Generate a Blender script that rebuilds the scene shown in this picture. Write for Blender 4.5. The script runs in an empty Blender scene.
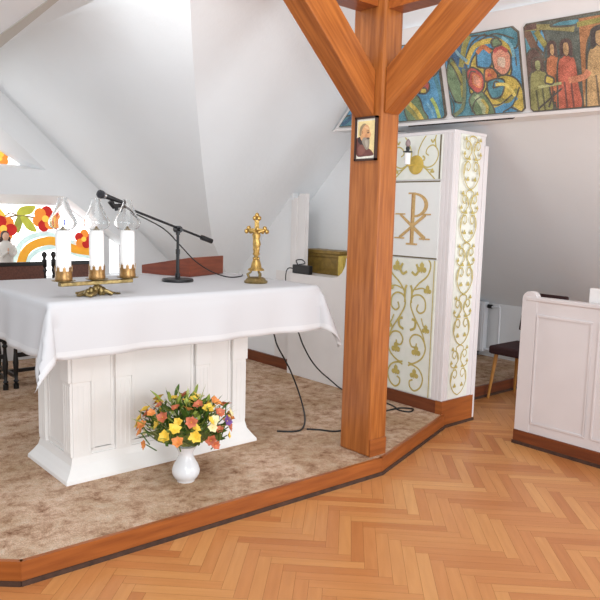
import bpy, bmesh, math, random
from mathutils import Vector, Matrix
from mathutils.geometry import tessellate_polygon
random.seed(7)
SC = bpy.context.scene
COL = SC.collection
PI = math.pi
# ------------------------------------------------------------------ camera, world, light, exposure
F_PX, PITCH, ROLL, YAW, CAM_H = 696.0, 0.1245, 0.0263, 0.8539, 1.6
fw = Vector((math.cos(YAW)*math.cos(PITCH), math.sin(YAW)*math.cos(PITCH), -math.sin(PITCH)))
rt = Vector((math.sin(YAW), -math.cos(YAW), 0)); up = rt.cross(fw)
r2 = rt*math.cos(ROLL) + up*math.sin(ROLL); u2 = up*math.cos(ROLL) - rt*math.sin(ROLL)
cd = bpy.data.cameras.new('camera'); cam = bpy.data.objects.new('camera', cd); COL.objects.link(cam)
M = Matrix((r2, u2, -fw)).transposed().to_4x4(); M.translation = (0, 0, CAM_H); cam.matrix_world = M
cd.sensor_fit = 'HORIZONTAL'; cd.sensor_width = 36; cd.lens = F_PX/600*36; cd.clip_start = 0.05
SC.camera = cam
W = bpy.data.worlds.new('world'); SC.world = W; W.use_nodes = True
bg = W.node_tree.nodes['Background']; bg.inputs[0].default_value = (0.90, 0.95, 1.0, 1); bg.inputs[1].default_value = 0.78
def area(name, loc, target, size, energy, color=(1, 1, 1)):
    l = bpy.data.lights.new(name, 'AREA'); l.size = size; l.energy = energy; l.color = color
    o = bpy.data.objects.new(name, l); COL.objects.link(o); o.location = loc
    o.rotation_euler = (Vector(target)-Vector(loc)).to_track_quat('-Z', 'Y').to_euler(); return o
area('flash_light', (0.25, -0.15, 2.1), (2.9, 3.5, 1.3), 0.3, 6, (1.0, 0.98, 0.97))
area('flash_bounce', (0.1, 0.0, 2.2), (1.7, 2.2, 4.9), 0.8, 52, (0.93, 0.97, 1.0))
area('front_fill', (0.2, -4.6, 1.4), (2.8, 3.4, 1.9), 4.0, 225, (0.92, 0.97, 1.0))  # large unseen fill added behind the camera, no lamp of the room
area('ceiling_bounce', (0.9, 1.2, 3.9), (1.9, 2.9, 0.4), 2.4, 47, (0.98, 0.99, 1.0))
area('recess_fill', (5.0, -1.7, 1.35), (5.9, 4.0, 1.3), 1.2, 75, (0.86, 0.94, 1.0))  # unseen area light added off to the right to brighten the eaves recess
area('skylight', (1.55, 3.35, 3.25), (2.6, 5.2, 2.2), 0.35, 18, (0.93, 0.98, 1.0))
vs = SC.view_settings
vs.view_transform = 'Standard'; vs.look = 'None'; vs.exposure = 0.08; vs.gamma = 1.0; vs.use_curve_mapping = False

# ------------------------------------------------------------------ materials
def lin(c):
    return tuple(((x/255)/12.92 if x/255 <= 0.04045 else ((x/255+0.055)/1.055)**2.4) for x in c) + (1,)
def mat(name, rgb, rough=0.6, metal=0.0, noise=0.0, nscale=20, bump=0.0, bscale=60, stretch=None, emit=0, trans=0, spec=None, rgb2=None, rot=None):
    m = bpy.data.materials.new(name); m.use_nodes = True
    nt = m.node_tree; b = nt.nodes['Principled BSDF']
    b.inputs['Base Color'].default_value = lin(rgb); b.inputs['Roughness'].default_value = rough
    b.inputs['Metallic'].default_value = metal
    if spec is not None: b.inputs['Specular IOR Level'].default_value = spec
    if trans: b.inputs['Transmission Weight'].default_value = trans
    tc = nt.nodes.new('ShaderNodeTexCoord'); src = tc.outputs['Object']
    if rot:
        mr = nt.nodes.new('ShaderNodeMapping'); mr.inputs['Rotation'].default_value = rot
        nt.links.new(src, mr.inputs['Vector']); src = mr.outputs['Vector']
    if stretch:
        mp = nt.nodes.new('ShaderNodeMapping'); mp.inputs['Scale'].default_value = stretch
        nt.links.new(src, mp.inputs['Vector']); src = mp.outputs['Vector']
    if noise or rgb2:
        n = nt.nodes.new('ShaderNodeTexNoise'); n.inputs['Scale'].default_value = nscale; n.inputs['Detail'].default_value = 5
        nt.links.new(src, n.inputs['Vector'])
        r = nt.nodes.new('ShaderNodeValToRGB')
        a = lin(rgb2) if rgb2 else tuple(max(0, x*(1-noise)) for x in lin(rgb)[:3])+(1,)
        c = lin(rgb) if rgb2 else tuple(min(1, x*(1+noise*0.6)) for x in lin(rgb)[:3])+(1,)
        r.color_ramp.elements[0].color = a; r.color_ramp.elements[1].color = c
        r.color_ramp.elements[0].position = 0.32; r.color_ramp.elements[1].position = 0.68
        nt.links.new(n.outputs['Fac'], r.inputs['Fac']); nt.links.new(r.outputs['Color'], b.inputs['Base Color'])
        if emit: nt.links.new(r.outputs['Color'], b.inputs['Emission Color'])
    if emit:
        b.inputs['Emission Strength'].default_value = emit
        if not (noise or rgb2): b.inputs['Emission Color'].default_value = lin(rgb)
    if bump:
        n2 = nt.nodes.new('ShaderNodeTexNoise'); n2.inputs['Scale'].default_value = bscale; n2.inputs['Detail'].default_value = 3
        nt.links.new(src, n2.inputs['Vector'])
        bp = nt.nodes.new('ShaderNodeBump'); bp.inputs['Strength'].default_value = bump; bp.inputs['Distance'].default_value = 0.01
        nt.links.new(n2.outputs['Fac'], bp.inputs['Height']); nt.links.new(bp.outputs['Normal'], b.inputs['Normal'])
    return m
WALL = mat('wall_plaster', (236, 237, 238), 0.9, noise=0.02, nscale=2, bump=0.15, bscale=30)
CEIL = mat('ceiling_plaster', (240, 244, 247), 0.9, noise=0.02, nscale=1.5, bump=0.15, bscale=25)
TAUPE = mat('taupe_trim', (196, 192, 184), 0.8)
TRIMW = mat('white_trim_paint', (232, 228, 226), 0.5, noise=0.02, nscale=8)
ALTW = mat('altar_white_paint', (244, 241, 238), 0.45, noise=0.03, nscale=5)
ALTP = mat('altar_panel_cream', (242, 239, 236), 0.45, noise=0.03, nscale=4)
CLOTH = mat('white_linen', (202, 201, 203), 0.9, bump=0.12, bscale=400)
HEM = mat('white_linen_hem', (211, 210, 211), 0.9, bump=0.12, bscale=400)
WOOD = mat('varnished_oak', (182, 110, 52), 0.3, nscale=5, stretch=(11, 11, 0.7), rgb2=(146, 80, 32), bump=0.05, bscale=20)
WOODX = mat('varnished_oak_x', (176, 100, 44), 0.35, nscale=5, stretch=(0.7, 9, 9), rgb2=(148, 76, 28), bump=0.05, bscale=20)
WOODL = mat('varnished_oak_left_brace', (180, 106, 48), 0.3, nscale=5, stretch=(11, 11, 0.7), rgb2=(144, 78, 32), bump=0.05, bscale=20, rot=(0, math.radians(45), 0))
WOODR = mat('varnished_oak_right_brace', (180, 106, 48), 0.3, nscale=5, stretch=(11, 11, 0.7), rgb2=(144, 78, 32), bump=0.05, bscale=20, rot=(math.radians(-51.5), 0, 0))
RISER = mat('riser_wood', (168, 94, 40), 0.4, nscale=4, stretch=(0.8, 0.8, 9), rgb2=(138, 72, 28))
SKIRT = mat('skirting_wood', (124, 64, 32), 0.45, nscale=4, stretch=(0.8, 0.8, 9), rgb2=(98, 48, 24))
DKSTRIP = mat('dark_strip', (72, 48, 36), 0.7, noise=0.35, nscale=25)
BRASS = mat('aged_brass', (158, 136, 90), 0.36, 0.85, noise=0.4, nscale=40, bump=0.3, bscale=60)
GOLDCUP = mat('golden_cup', (160, 122, 74), 0.35, 0.6, noise=0.35, nscale=60)
GOLD = mat('gold', (196, 160, 92), 0.36, 0.8, noise=0.35, nscale=50, bump=0.2, bscale=90)
GILT = mat('gilt_paint', (214, 184, 88), 0.4, 0.2, noise=0.15, nscale=30)
GILTD = mat('gilt_paint_dark', (140, 112, 52), 0.45, 0.3, noise=0.25, nscale=20)
ORN = mat('ornament_gold_green', (200, 182, 104), 0.45, 0.15, noise=0.15, nscale=40)
CHI = mat('monogram_gold', (204, 168, 110), 0.4, 0.2, noise=0.2, nscale=60)
CHIE = mat('monogram_edge', (150, 100, 48), 0.5)
PANEL = mat('painted_panel', (236, 238, 230), 0.5, nscale=14, rgb2=(228, 232, 222))
PANELM = mat('painted_panel_plain', (232, 234, 232), 0.5, noise=0.01)
CABW = mat('cabinet_paint', (226, 221, 221), 0.5, noise=0.02, nscale=6)
PEW = mat('pew_paint', (218, 211, 210), 0.5, noise=0.03, nscale=5)
BLACK = mat('black_plastic', (22, 22, 24), 0.4)
BLACKM = mat('black_metal', (30, 30, 32), 0.35, 0.4)
GREYM = mat('mic_grille', (70, 70, 74), 0.35, 0.8, bump=0.6, bscale=600)
SILV = mat('mic_ring', (170, 170, 170), 0.3, 0.9)
EBONY = mat('ebonised_wood', (16, 14, 14), 0.35)
LEATH = mat('brown_leather', (112, 66, 50), 0.5, nscale=60, rgb2=(84, 48, 36))
WAX = mat('white_wax', (248, 246, 244), 0.5)
PORC = mat('porcelain', (240, 241, 244), 0.12)
REDW = mat('mahogany_stand', (138, 66, 40), 0.35, nscale=5, stretch=(1, 1, 10), rgb2=(112, 50, 30))
UPH = mat('brown_upholstery', (62, 36, 36), 0.9, noise=0.2, nscale=80)
BEECH = mat('beech_leg', (190, 134, 66), 0.4, noise=0.1)
RADW = mat('radiator_enamel', (226, 228, 232), 0.35)
WFRAME = mat('window_frame_paint', (222, 222, 222), 0.5)
LEAFG = mat('leaf_green', (72, 104, 34), 0.5, noise=0.4, nscale=25)
LEAFL = mat('leaf_light', (150, 166, 74), 0.5, noise=0.25, nscale=25)
PALEG = mat('pale_bud', (214, 214, 160), 0.6)
FLY = mat('petal_yellow', (242, 202, 72), 0.5, noise=0.15, nscale=60)
FLO = mat('petal_orange', (232, 144, 76), 0.5, noise=0.25, nscale=60)
FLR = mat('petal_rust', (200, 108, 74), 0.5, noise=0.25, nscale=60)
FLV = mat('petal_violet', (120, 80, 150), 0.5)
NET = mat('green_netting', (150, 156, 84), 0.7, noise=0.3, nscale=60)
SKIN = mat('statue_skin', (222, 178, 150), 0.5)
ROBE = mat('statue_white_robe', (226, 220, 212), 0.5, noise=0.05)
HAIR = mat('statue_dark_hair', (74, 54, 46), 0.6)
def glass_mat():
    m = bpy.data.materials.new('clear_glass'); m.use_nodes = True; nt = m.node_tree
    b = nt.nodes['Principled BSDF']; b.inputs['Base Color'].default_value = (0.97, 0.98, 0.98, 1)
    b.inputs['Roughness'].default_value = 0.03; b.inputs['Transmission Weight'].default_value = 1; b.inputs['IOR'].default_value = 1.42
    return m
GLASS = glass_mat()
def carpet_mat():
    m = bpy.data.materials.new('mottled_carpet'); m.use_nodes = True; nt = m.node_tree; b = nt.nodes['Principled BSDF']
    b.inputs['Roughness'].default_value = 1; b.inputs['Specular IOR Level'].default_value = 0.1
    tc = nt.nodes.new('ShaderNodeTexCoord')
    def noi(s, d=4, rough=0.6, dist=0):
        n = nt.nodes.new('ShaderNodeTexNoise'); n.inputs['Scale'].default_value = s; n.inputs['Detail'].default_value = d
        n.inputs['Roughness'].default_value = rough; n.inputs['Distortion'].default_value = dist
        nt.links.new(tc.outputs['Object'], n.inputs['Vector']); return n
    def ramp(n, els):
        r = nt.nodes.new('ShaderNodeValToRGB'); e = r.color_ramp.elements
        e[0].position, e[0].color = els[0][0], lin(els[0][1]); e[1].position, e[1].color = els[-1][0], lin(els[-1][1])
        for p, c in els[1:-1]:
            x = e.new(p); x.color = lin(c)
        nt.links.new(n.outputs['Fac'], r.inputs['Fac']); return r
    r1 = ramp(noi(11, 12, 0.78, 0.2), [(0.34, (152, 112, 90)), (0.44, (212, 178, 154)), (0.52, (240, 212, 190)), (0.66, (250, 234, 218))])
    r2_ = ramp(noi(2.2, 4), [(0.35, (214, 200, 178)), (0.65, (255, 248, 240))])
    r3 = ramp(noi(160, 2), [(0.3, (176, 176, 176)), (0.7, (255, 255, 255))])
    mx = nt.nodes.new('ShaderNodeMixRGB'); mx.blend_type = 'MULTIPLY'; mx.inputs[0].default_value = 1
    nt.links.new(r1.outputs[0], mx.inputs[1]); nt.links.new(r2_.outputs[0], mx.inputs[2])
    mx2 = nt.nodes.new('ShaderNodeMixRGB'); mx2.blend_type = 'MULTIPLY'; mx2.inputs[0].default_value = 0.8
    nt.links.new(mx.outputs[0], mx2.inputs[1]); nt.links.new(r3.outputs[0], mx2.inputs[2])
    nt.links.new(mx2.outputs[0], b.inputs['Base Color'])
    bp = nt.nodes.new('ShaderNodeBump'); bp.inputs['Strength'].default_value = 0.6; bp.inputs['Distance'].default_value = 0.01
    nt.links.new(noi(120, 3).outputs['Fac'], bp.inputs['Height']); nt.links.new(bp.outputs['Normal'], b.inputs['Normal'])
    return m
CARPET = carpet_mat()
def parquet_mat():
    m = bpy.data.materials.new('parquet_planks'); m.use_nodes = True; nt = m.node_tree; b = nt.nodes['Principled BSDF']
    b.inputs['Roughness'].default_value = 0.33; b.inputs['Specular IOR Level'].default_value = 0.4
    at = nt.nodes.new('ShaderNodeAttribute'); at.attribute_name = 'plank'
    r = nt.nodes.new('ShaderNodeValToRGB'); e = r.color_ramp.elements
    e[0].position, e[0].color = 0.0, lin((180, 108, 58)); e[1].position, e[1].color = 1.0, lin((224, 168, 108))
    for p, c in ((0.35, (200, 132, 78)), (0.75, (208, 144, 86))):
        x = e.new(p); x.color = lin(c)
    nt.links.new(at.outputs['Fac'], r.inputs['Fac'])
    uv = nt.nodes.new('ShaderNodeUVMap'); mp = nt.nodes.new('ShaderNodeMapping'); mp.inputs['Scale'].default_value = (2.5, 22, 1)
    nt.links.new(uv.outputs[0], mp.inputs[0])
    n = nt.nodes.new('ShaderNodeTexNoise'); n.inputs['Scale'].default_value = 1.5; n.inputs['Detail'].default_value = 6
    nt.links.new(mp.outputs[0], n.inputs['Vector'])
    r2_ = nt.nodes.new('ShaderNodeValToRGB'); r2_.color_ramp.elements[0].color = (0.90, 0.87, 0.84, 1); r2_.color_ramp.elements[0].position = 0.3
    r2_.color_ramp.elements[1].position = 0.65
    nt.links.new(n.outputs['Fac'], r2_.inputs['Fac'])
    mx = nt.nodes.new('ShaderNodeMixRGB'); mx.blend_type = 'MULTIPLY'; mx.inputs[0].default_value = 1
    nt.links.new(r.outputs[0], mx.inputs[1]); nt.links.new(r2_.outputs[0], mx.inputs[2]); nt.links.new(mx.outputs[0], b.inputs['Base Color'])
    return m
PARQ = parquet_mat()
GAP = mat('parquet_joint', (150, 94, 50), 0.7)
_mos = {}
def mosaic(rgb):
    """glittering mosaic / wool-like picture colour: small cells of uneven tone"""
    if rgb in _mos: return _mos[rgb]
    m = bpy.data.materials.new('mosaic_%d_%d_%d' % rgb); m.use_nodes = True; nt = m.node_tree; b = nt.nodes['Principled BSDF']
    b.inputs['Roughness'].default_value = 0.6
    tc = nt.nodes.new('ShaderNodeTexCoord'); v = nt.nodes.new('ShaderNodeTexVoronoi'); v.inputs['Scale'].default_value = 230
    nt.links.new(tc.outputs['Object'], v.inputs['Vector'])
    hs = nt.nodes.new('ShaderNodeSeparateColor'); nt.links.new(v.outputs['Color'], hs.inputs[0])
    r = nt.nodes.new('ShaderNodeValToRGB'); c = lin(rgb)
    r.color_ramp.elements[0].color = tuple(x*0.45+0.025 for x in c[:3])+(1,); r.color_ramp.elements[1].color = tuple(min(1, x*1.25+0.09) for x in c[:3])+(1,)
    n = nt.nodes.new('ShaderNodeTexNoise'); n.inputs['Scale'].default_value = 14; n.inputs['Detail'].default_value = 5; nt.links.new(tc.outputs['Object'], n.inputs['Vector'])
    mxf = nt.nodes.new('ShaderNodeMath'); mxf.operation = 'MULTIPLY_ADD'; mxf.inputs[1].default_value = 1.5; mxf.inputs[2].default_value = -0.62; nt.links.new(n.outputs['Fac'], mxf.inputs[0])
    ad_ = nt.nodes.new('ShaderNodeMath'); ad_.operation = 'MULTIPLY_ADD'; ad_.inputs[1].default_value = 0.75; nt.links.new(hs.outputs[0], ad_.inputs[0]); nt.links.new(mxf.outputs[0], ad_.inputs[2])
    nt.links.new(ad_.outputs[0], r.inputs['Fac']); nt.links.new(r.outputs[0], b.inputs['Base Color'])
    _mos[rgb] = m; return m
_gl = {}
def lit(rgb, s=1.0):
    k = (rgb, s)
    if k not in _gl: _gl[k] = mat('daylit_glass_%d_%d_%d' % rgb, rgb, 0.7, noise=0.12, nscale=14, emit=s)
    return _gl[k]

# ------------------------------------------------------------------ mesh helpers
class MB:
    def __init__(s): s.v = []; s.f = []; s.m = []
    def add(s, vs, fs, mi=0):
        o = len(s.v); s.v += [tuple(v) for v in vs]; s.f += [tuple(i+o for i in f) for f in fs]; s.m += [mi]*len(fs); return s
    def box(s, a, b, mi=0, mx=None):
        x0, y0, z0 = a; x1, y1, z1 = b
        vs = [Vector(p) for p in ((x0,y0,z0),(x1,y0,z0),(x1,y1,z0),(x0,y1,z0),(x0,y0,z1),(x1,y0,z1),(x1,y1,z1),(x0,y1,z1))]
        if mx: vs = [mx @ v for v in vs]
        return s.add(vs, [(0,3,2,1),(4,5,6,7),(0,1,5,4),(1,2,6,5),(2,3,7,6),(3,0,4,7)], mi)
    def prism(s, poly, d, mi=0):
        """poly: 3D points in one plane, extruded by vector d"""
        d = Vector(d); P = [Vector(p) for p in poly]; n = len(P)
        tris = tessellate_polygon([P])
        vs = P + [p+d for p in P]
        fs = [tuple(t) for t in tris] + [tuple(i+n for i in reversed(t)) for t in tris]
        fs += [(i, (i+1) % n, (i+1) % n+n, i+n) for i in range(n)]
        return s.add(vs, fs, mi)
    def lathe(s, prof, c=(0, 0, 0), n=24, mi=0, mx=None, sx=1, sy=1):
        vs = []; fs = []; c = Vector(c); k = len(prof)
        for r, z in prof:
            for i in range(n):
                a = 2*PI*i/n; p = Vector((r*math.cos(a)*sx, r*math.sin(a)*sy, z)); vs.append((mx @ p if mx else p)+c)
        for j in range(k-1):
            for i in range(n):
                fs.append((j*n+i, j*n+(i+1) % n, (j+1)*n+(i+1) % n, (j+1)*n+i))
        if prof[0][0] > 1e-6: fs.append(tuple(reversed(range(n))))
        if prof[-1][0] > 1e-6: fs.append(tuple((k-1)*n+i for i in range(n)))
        return s.add(vs, fs, mi)
    def tube(s, pts, r, n=8, mi=0):
        P = [Vector(p) for p in pts]; vs = []; fs = []; k = len(P)
        rr = r if isinstance(r, (list, tuple)) else [r]*k
        ref = None
        for j in range(k):
            t = (P[min(j+1, k-1)]-P[max(j-1, 0)]).normalized()
            if ref is None: ref = t.orthogonal().normalized()
            ref = (ref - t*ref.dot(t)).normalized(); b = t.cross(ref)
            for i in range(n):
                a = 2*PI*i/n; vs.append(P[j]+(ref*math.cos(a)+b*math.sin(a))*rr[j])
        for j in range(k-1):
            for i in range(n): fs.append((j*n+i, j*n+(i+1) % n, (j+1)*n+(i+1) % n, (j+1)*n+i))
        fs.append(tuple(reversed(range(n)))); fs.append(tuple((k-1)*n+i for i in range(n)))
        return s.add(vs, fs, mi)
    def ball(s, c, r, n=12, mi=0, sc=(1, 1, 1)):
        k = n//2+1
        prof = [(max(1e-7, r*math.sin(PI*j/(k-1))), -r*math.cos(PI*j/(k-1))) for j in range(k)]
        return s.lathe(prof, c, n, mi, Matrix.Diagonal((sc[0], sc[1], sc[2])))
    def build(s, name, mats, parent=None, smooth=None, bevel=0, loc=None):
        me = bpy.data.meshes.new(name); off = Vector(loc) if loc else None
        me.from_pydata([tuple(Vector(v)-off) for v in s.v] if off else s.v, [], s.f)
        mats = mats if isinstance(mats, (list, tuple)) else [mats]
        for m in mats: me.materials.append(m)
        for p, mi in zip(me.polygons, s.m): p.material_index = mi
        bm = bmesh.new(); bm.from_mesh(me); bmesh.ops.remove_doubles(bm, verts=bm.verts, dist=1e-6)
        bmesh.ops.recalc_face_normals(bm, faces=bm.faces); bm.to_mesh(me); bm.free()
        if smooth:
            me.shade_smooth(); me.set_sharp_from_angle(angle=math.radians(smooth))
        o = bpy.data.objects.new(name, me); COL.objects.link(o)
        if off: o.location = off
        if parent: o.parent = parent
        if bevel:
            b = o.modifiers.new('bevel', 'BEVEL'); b.width = bevel; b.segments = 2; b.limit_method = 'ANGLE'; b.angle_limit = math.radians(40)
        return o
def tag(o, label, cat, group=None, kind=None):
    o['label'] = label; o['category'] = cat
    if group: o['group'] = group
    if kind: o['kind'] = kind
    return o
def struct(o): o['kind'] = 'structure'; return o
def thing(name, label, cat, loc=(0, 0, 0), rz=0, group=None):
    o = bpy.data.objects.new(name, None); COL.objects.link(o); o.empty_display_size = 0.1
    o.location = loc; o.rotation_euler = (0, 0, rz); return tag(o, label, cat, group)
def crom(pts, n=8, closed=False):
    P = [Vector(p) for p in pts]; k = len(P); out = []
    rng = range(k) if closed else range(k-1)
    for i in rng:
        if closed: a, b, c, d = P[(i-1) % k], P[i], P[(i+1) % k], P[(i+2) % k]
        else: a, b, c, d = P[max(i-1, 0)], P[i], P[i+1], P[min(i+2, k-1)]
        for j in range(n):
            t = j/n
            out.append(0.5*((2*b)+(c-a)*t+(2*a-5*b+4*c-d)*t*t+(3*b-a-3*c+d)*t**3))
    if not closed: out.append(P[-1])
    return out
class Art:
    """flat pieces laid on a real surface: O origin, U to the right, V up, N outwards (metres)"""
    def __init__(s, O, U, V, N): s.O, s.U, s.V, s.N = Vector(O), Vector(U).normalized(), Vector(V).normalized(), Vector(N).normalized(); s.mb = MB(); s.mats = []; s.h = 0.0004; s.dh = 0.00012; s.clip = None
    def mi(s, m):
        if m not in s.mats: s.mats.append(m)
        return s.mats.index(m)
    def P(s, p, h): return s.O+s.U*p[0]+s.V*p[1]+s.N*h
    def cl(s, poly):
        if not s.clip: return poly
        for (a, b) in zip(s.clip, s.clip[1:]+s.clip[:1]):
            out = []
            ax, ay = a; ex, ey = b[0]-a[0], b[1]-a[1]
            side = lambda p: ex*(p[1]-ay)-ey*(p[0]-ax)
            for i in range(len(poly)):
                p, q = poly[i-1], poly[i]; sp, sq = side(p), side(q)
                if (sp >= 0) != (sq >= 0):
                    t = sp/(sp-sq); out.append((p[0]+(q[0]-p[0])*t, p[1]+(q[1]-p[1])*t))
                if sq >= 0: out.append(q)
            poly = out
            if len(poly) < 3: return []
        return poly
    def poly(s, pts, m, lift=True):
        pts = s.cl([(p[0], p[1]) for p in pts])
        if len(pts) < 3: return
        if lift: s.h += s.dh
        V3 = [Vector((p[0], p[1], 0)) for p in pts]
        s.mb.add([s.P(p, s.h) for p in pts], [tuple(t) for t in tessellate_polygon([V3])], s.mi(m))
    def blob(s, pts, m, n=6): s.poly([(p.x, p.y) for p in crom([(a, b, 0) for a, b in pts], n, True)], m)
    def line(s, pts, w, m, n=8, taper=False, raw=False):
        C = [Vector((p[0], p[1], 0)) for p in pts] if raw else crom([(a, b, 0) for a, b in pts], n)
        k = len(C); s.h += s.dh; L = []; R = []
        for j in range(k):
            t = (C[min(j+1, k-1)]-C[max(j-1, 0)])
            if t.length < 1e-9: t = Vector((1, 0, 0))
            t.normalize(); nn = Vector((-t.y, t.x, 0))
            ww = w*0.5*((1-0.75*abs(2*j/(k-1)-1)**2) if taper else 1)
            L.append(C[j]+nn*ww); R.append(C[j]-nn*ww)
        for j in range(k-1):
            s.poly([(L[j].x, L[j].y), (R[j].x, R[j].y), (R[j+1].x, R[j+1].y), (L[j+1].x, L[j+1].y)], m, lift=False)
    def disc(s, c, r, m, ry=None, n=16): s.poly([(c[0]+r*math.cos(2*PI*i/n), c[1]+(ry or r)*math.sin(2*PI*i/n)) for i in range(n)], m)
    def build(s, name, parent=None): return s.mb.build(name, s.mats, parent)

# ------------------------------------------------------------------ floor and platform
PZ = 0.107
def build_floor():
    w, Ln = 0.0615, 7
    e1 = Vector((1, -1, 0)).normalized(); e2 = Vector((-1, -1, 0)).normalized(); org = Vector((1.951, 2.476, 0)); g = 0.0006
    mb = MB(); col = []; uvs = []
    def plank(x0, y0, x1, y1, horiz):
        c = org+e1*((x0+x1)/2*w)+e2*((y0+y1)/2*w)
        if not (0.3 < c.x < 7.6 and -2.2 < c.y < 4.8): return
        P = [org+e1*(x*w+sx*g)+e2*(y*w+sy*g) for x, y, sx, sy in ((x0, y0, 1, 1), (x1, y0, -1, 1), (x1, y1, -1, -1), (x0, y1, 1, -1))]
        mb.add(P, [(0, 1, 2, 3)], 0); r = random.random(); col.append(0.5+(r-0.5)*0.72)
        a, b = random.random()*50, random.random()*50
        L = Ln*w
        uvs.append([(a, b), (a+L, b), (a+L, b+w), (a, b+w)] if horiz else [(a, b), (a, b+w), (a+L, b+w), (a+L, b)])
    for n in range(-150, 151):
        for m in range(-14, 15):
            plank(n+2*Ln*m, n, n+Ln+2*Ln*m, n+1, True)
            plank(n, n-2*Ln+1+2*Ln*m, n+1, n-Ln+1+2*Ln*m, False)
    nq = len(mb.f)
    mb.add([(-1, -3, -0.0015), (8.5, -3, -0.0015), (8.5, 7.5, -0.0015), (-1, 7.5, -0.0015)], [(0, 1, 2, 3)], 1)
    me = bpy.data.meshes.new('floor'); me.from_pydata(mb.v, [], mb.f)
    me.materials.append(PARQ); me.materials.append(GAP)
    at = me.attributes.new('plank', 'FLOAT', 'FACE'); uv = me.uv_layers.new(name='UVMap')
    for i, p in enumerate(me.polygons):
        p.material_index = mb.m[i]; at.data[i].value = col[i] if i < nq else 0.5
        if i < nq:
            for k, li in enumerate(p.loop_indices): uv.data[li].uv = uvs[i][k]
    me.update(); o = bpy.data.objects.new('floor', me); COL.objects.link(o); struct(o)
build_floor()
A0 = (0.10, 3.62); A = (0.965, 2.865); B = (3.13, 2.80); C_ = (4.205, 3.155); D = (4.62, 3.155); E_ = (4.98, 3.42); F_ = (6.9, 3.51)
plat = [A0, A, B, C_, D, (4.62, 3.53), F_, (6.9, 7.0), (0.10, 7.0)]
pm = MB(); pm.prism([(x, y, 0.0) for x, y in plat], (0, 0, PZ)); struct(pm.build('platform', CARPET))
def riser(name, p, q, m=RISER, top=PZ+0.002, th=0.022, z0=0.0):
    p, q = Vector((*p, 0)), Vector((*q, 0)); t = (q-p).normalized(); n = Vector((t.y, -t.x, 0)); p = p-t*0.009; q = q+t*0.009
    mb = MB(); mb.prism([p+Vector((0, 0, z0)), q+Vector((0, 0, z0)), q+n*th+Vector((0, 0, z0)), p+n*th+Vector((0, 0, z0))], (0, 0, top-z0), 0)
    k = th+0.008
    mb.prism([p+n*th, q+n*th, q+n*k, p+n*k], (0, 0, 0.022), 1)
    return struct(mb.build(name, [m, DKSTRIP]))
riser('trim_1', A0, A); riser('trim_2', A, B); riser('trim_3', B, C_); riser('trim_4', (4.62, 3.53), F_, SKIRT)

# ------------------------------------------------------------------ walls, roof slopes
GY = 6.8
def slope_y(y): return 6.60-0.968*y        # roof slope facing -Y
# gable wall with two window openings
outL = [(0.6, 0.85), (3.49, 0.85), (3.49, 1.22), (2.80, 1.704), (0.6, 1.704)]
outU = [(1.2, 1.948), (2.617, 1.948), (2.19, 2.33), (1.9, 2.60), (1.2, 2.60)]
inL = [(0.65, 0.90), (3.46, 0.90), (3.46, 1.20), (2.86, 1.615), (0.65, 1.615)]
inU = [(1.25, 1.985), (2.44, 1.985), (2.20, 2.14), (1.62, 2.52), (1.25, 2.52)]
wallp = [(0.1, PZ), (4.3, PZ), (4.3, 0.80), (1.955, 2.89), (0.1, 2.89)]
loops = [[Vector((x, z, 0)) for x, z in l] for l in (wallp, outL, outU)]
tr = tessellate_polygon(loops); flat = [v for l in loops for v in l]
mb = MB(); mb.add([(v.x, GY, v.y) for v in flat], [tuple(t) for t in tr])
for outl, inl in ((outL, inL), (outU, inU)):
    n = len(outl)
    mb.add([(x, GY, z) for x, z in outl]+[(x, GY+0.15, z) for x, z in inl], [(i, (i+1) % n, (i+1) % n+n, i+n) for i in range(n)])
struct(mb.build('wall_back', WALL))
def window(name, inl, art):
    # frame ring then stained pane
    cx = sum(p[0] for p in inl)/len(inl); cz = sum(p[1] for p in inl)/len(inl)
    mb = MB(); n = len(inl)
    ins = [(cx+(x-cx)*0.992, cz+(z-cz)*0.985) for x, z in inl]
    mb.add([(x, GY+0.15, z) for x, z in inl]+[(x, GY+0.15, z) for x, z in ins]+[(x, GY+0.19, z) for x, z in ins],
           [(i, (i+1) % n, (i+1) % n+n, i+n) for i in range(n)]+[(i+n, (i+1) % n+n, (i+1) % n+2*n, i+2*n) for i in range(n)])
    w = struct(mb.build(name, WFRAME))
    a = Art((0, GY+0.18, 0), (1, 0, 0), (0, 0, 1), (0, -1, 0))
    a.dh = 0.0007; a.poly(inl, lit((250, 253, 255), 2.6)); art(a)
    o = a.build('pane', w); o['label'] = 'daylit stained glass'
    return w
WY, WO, WR, WG, WGD, WC, WB, WAM = [lit(c, 0.4) for c in ((250, 205, 80), (240, 145, 55), (190, 36, 28), (186, 186, 70), (150, 156, 70), (214, 240, 236), (60, 80, 200), (232, 164, 50))]
WBR = lit((120, 100, 70), 0.5)
def flower(a, x, y, r, cols, rot=0):
    n = len(cols)
    for i, c in enumerate(cols):
        t = rot+2*PI*i/n; a.disc((x+0.62*r*math.cos(t), y+0.62*r*math.sin(t)), 0.52*r, c, n=12)
    a.disc((x, y), 0.3*r, WY)
def wleaf(a, x0, y0, x1, y1, w, c):
    dx, dy = x1-x0, y1-y0; a.blob([(x0, y0), (x0+dx*.35-dy*w, y0+dy*.35+dx*w), (x1, y1), (x0+dx*.6+dy*w, y0+dy*.6-dx*w)], c)
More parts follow.
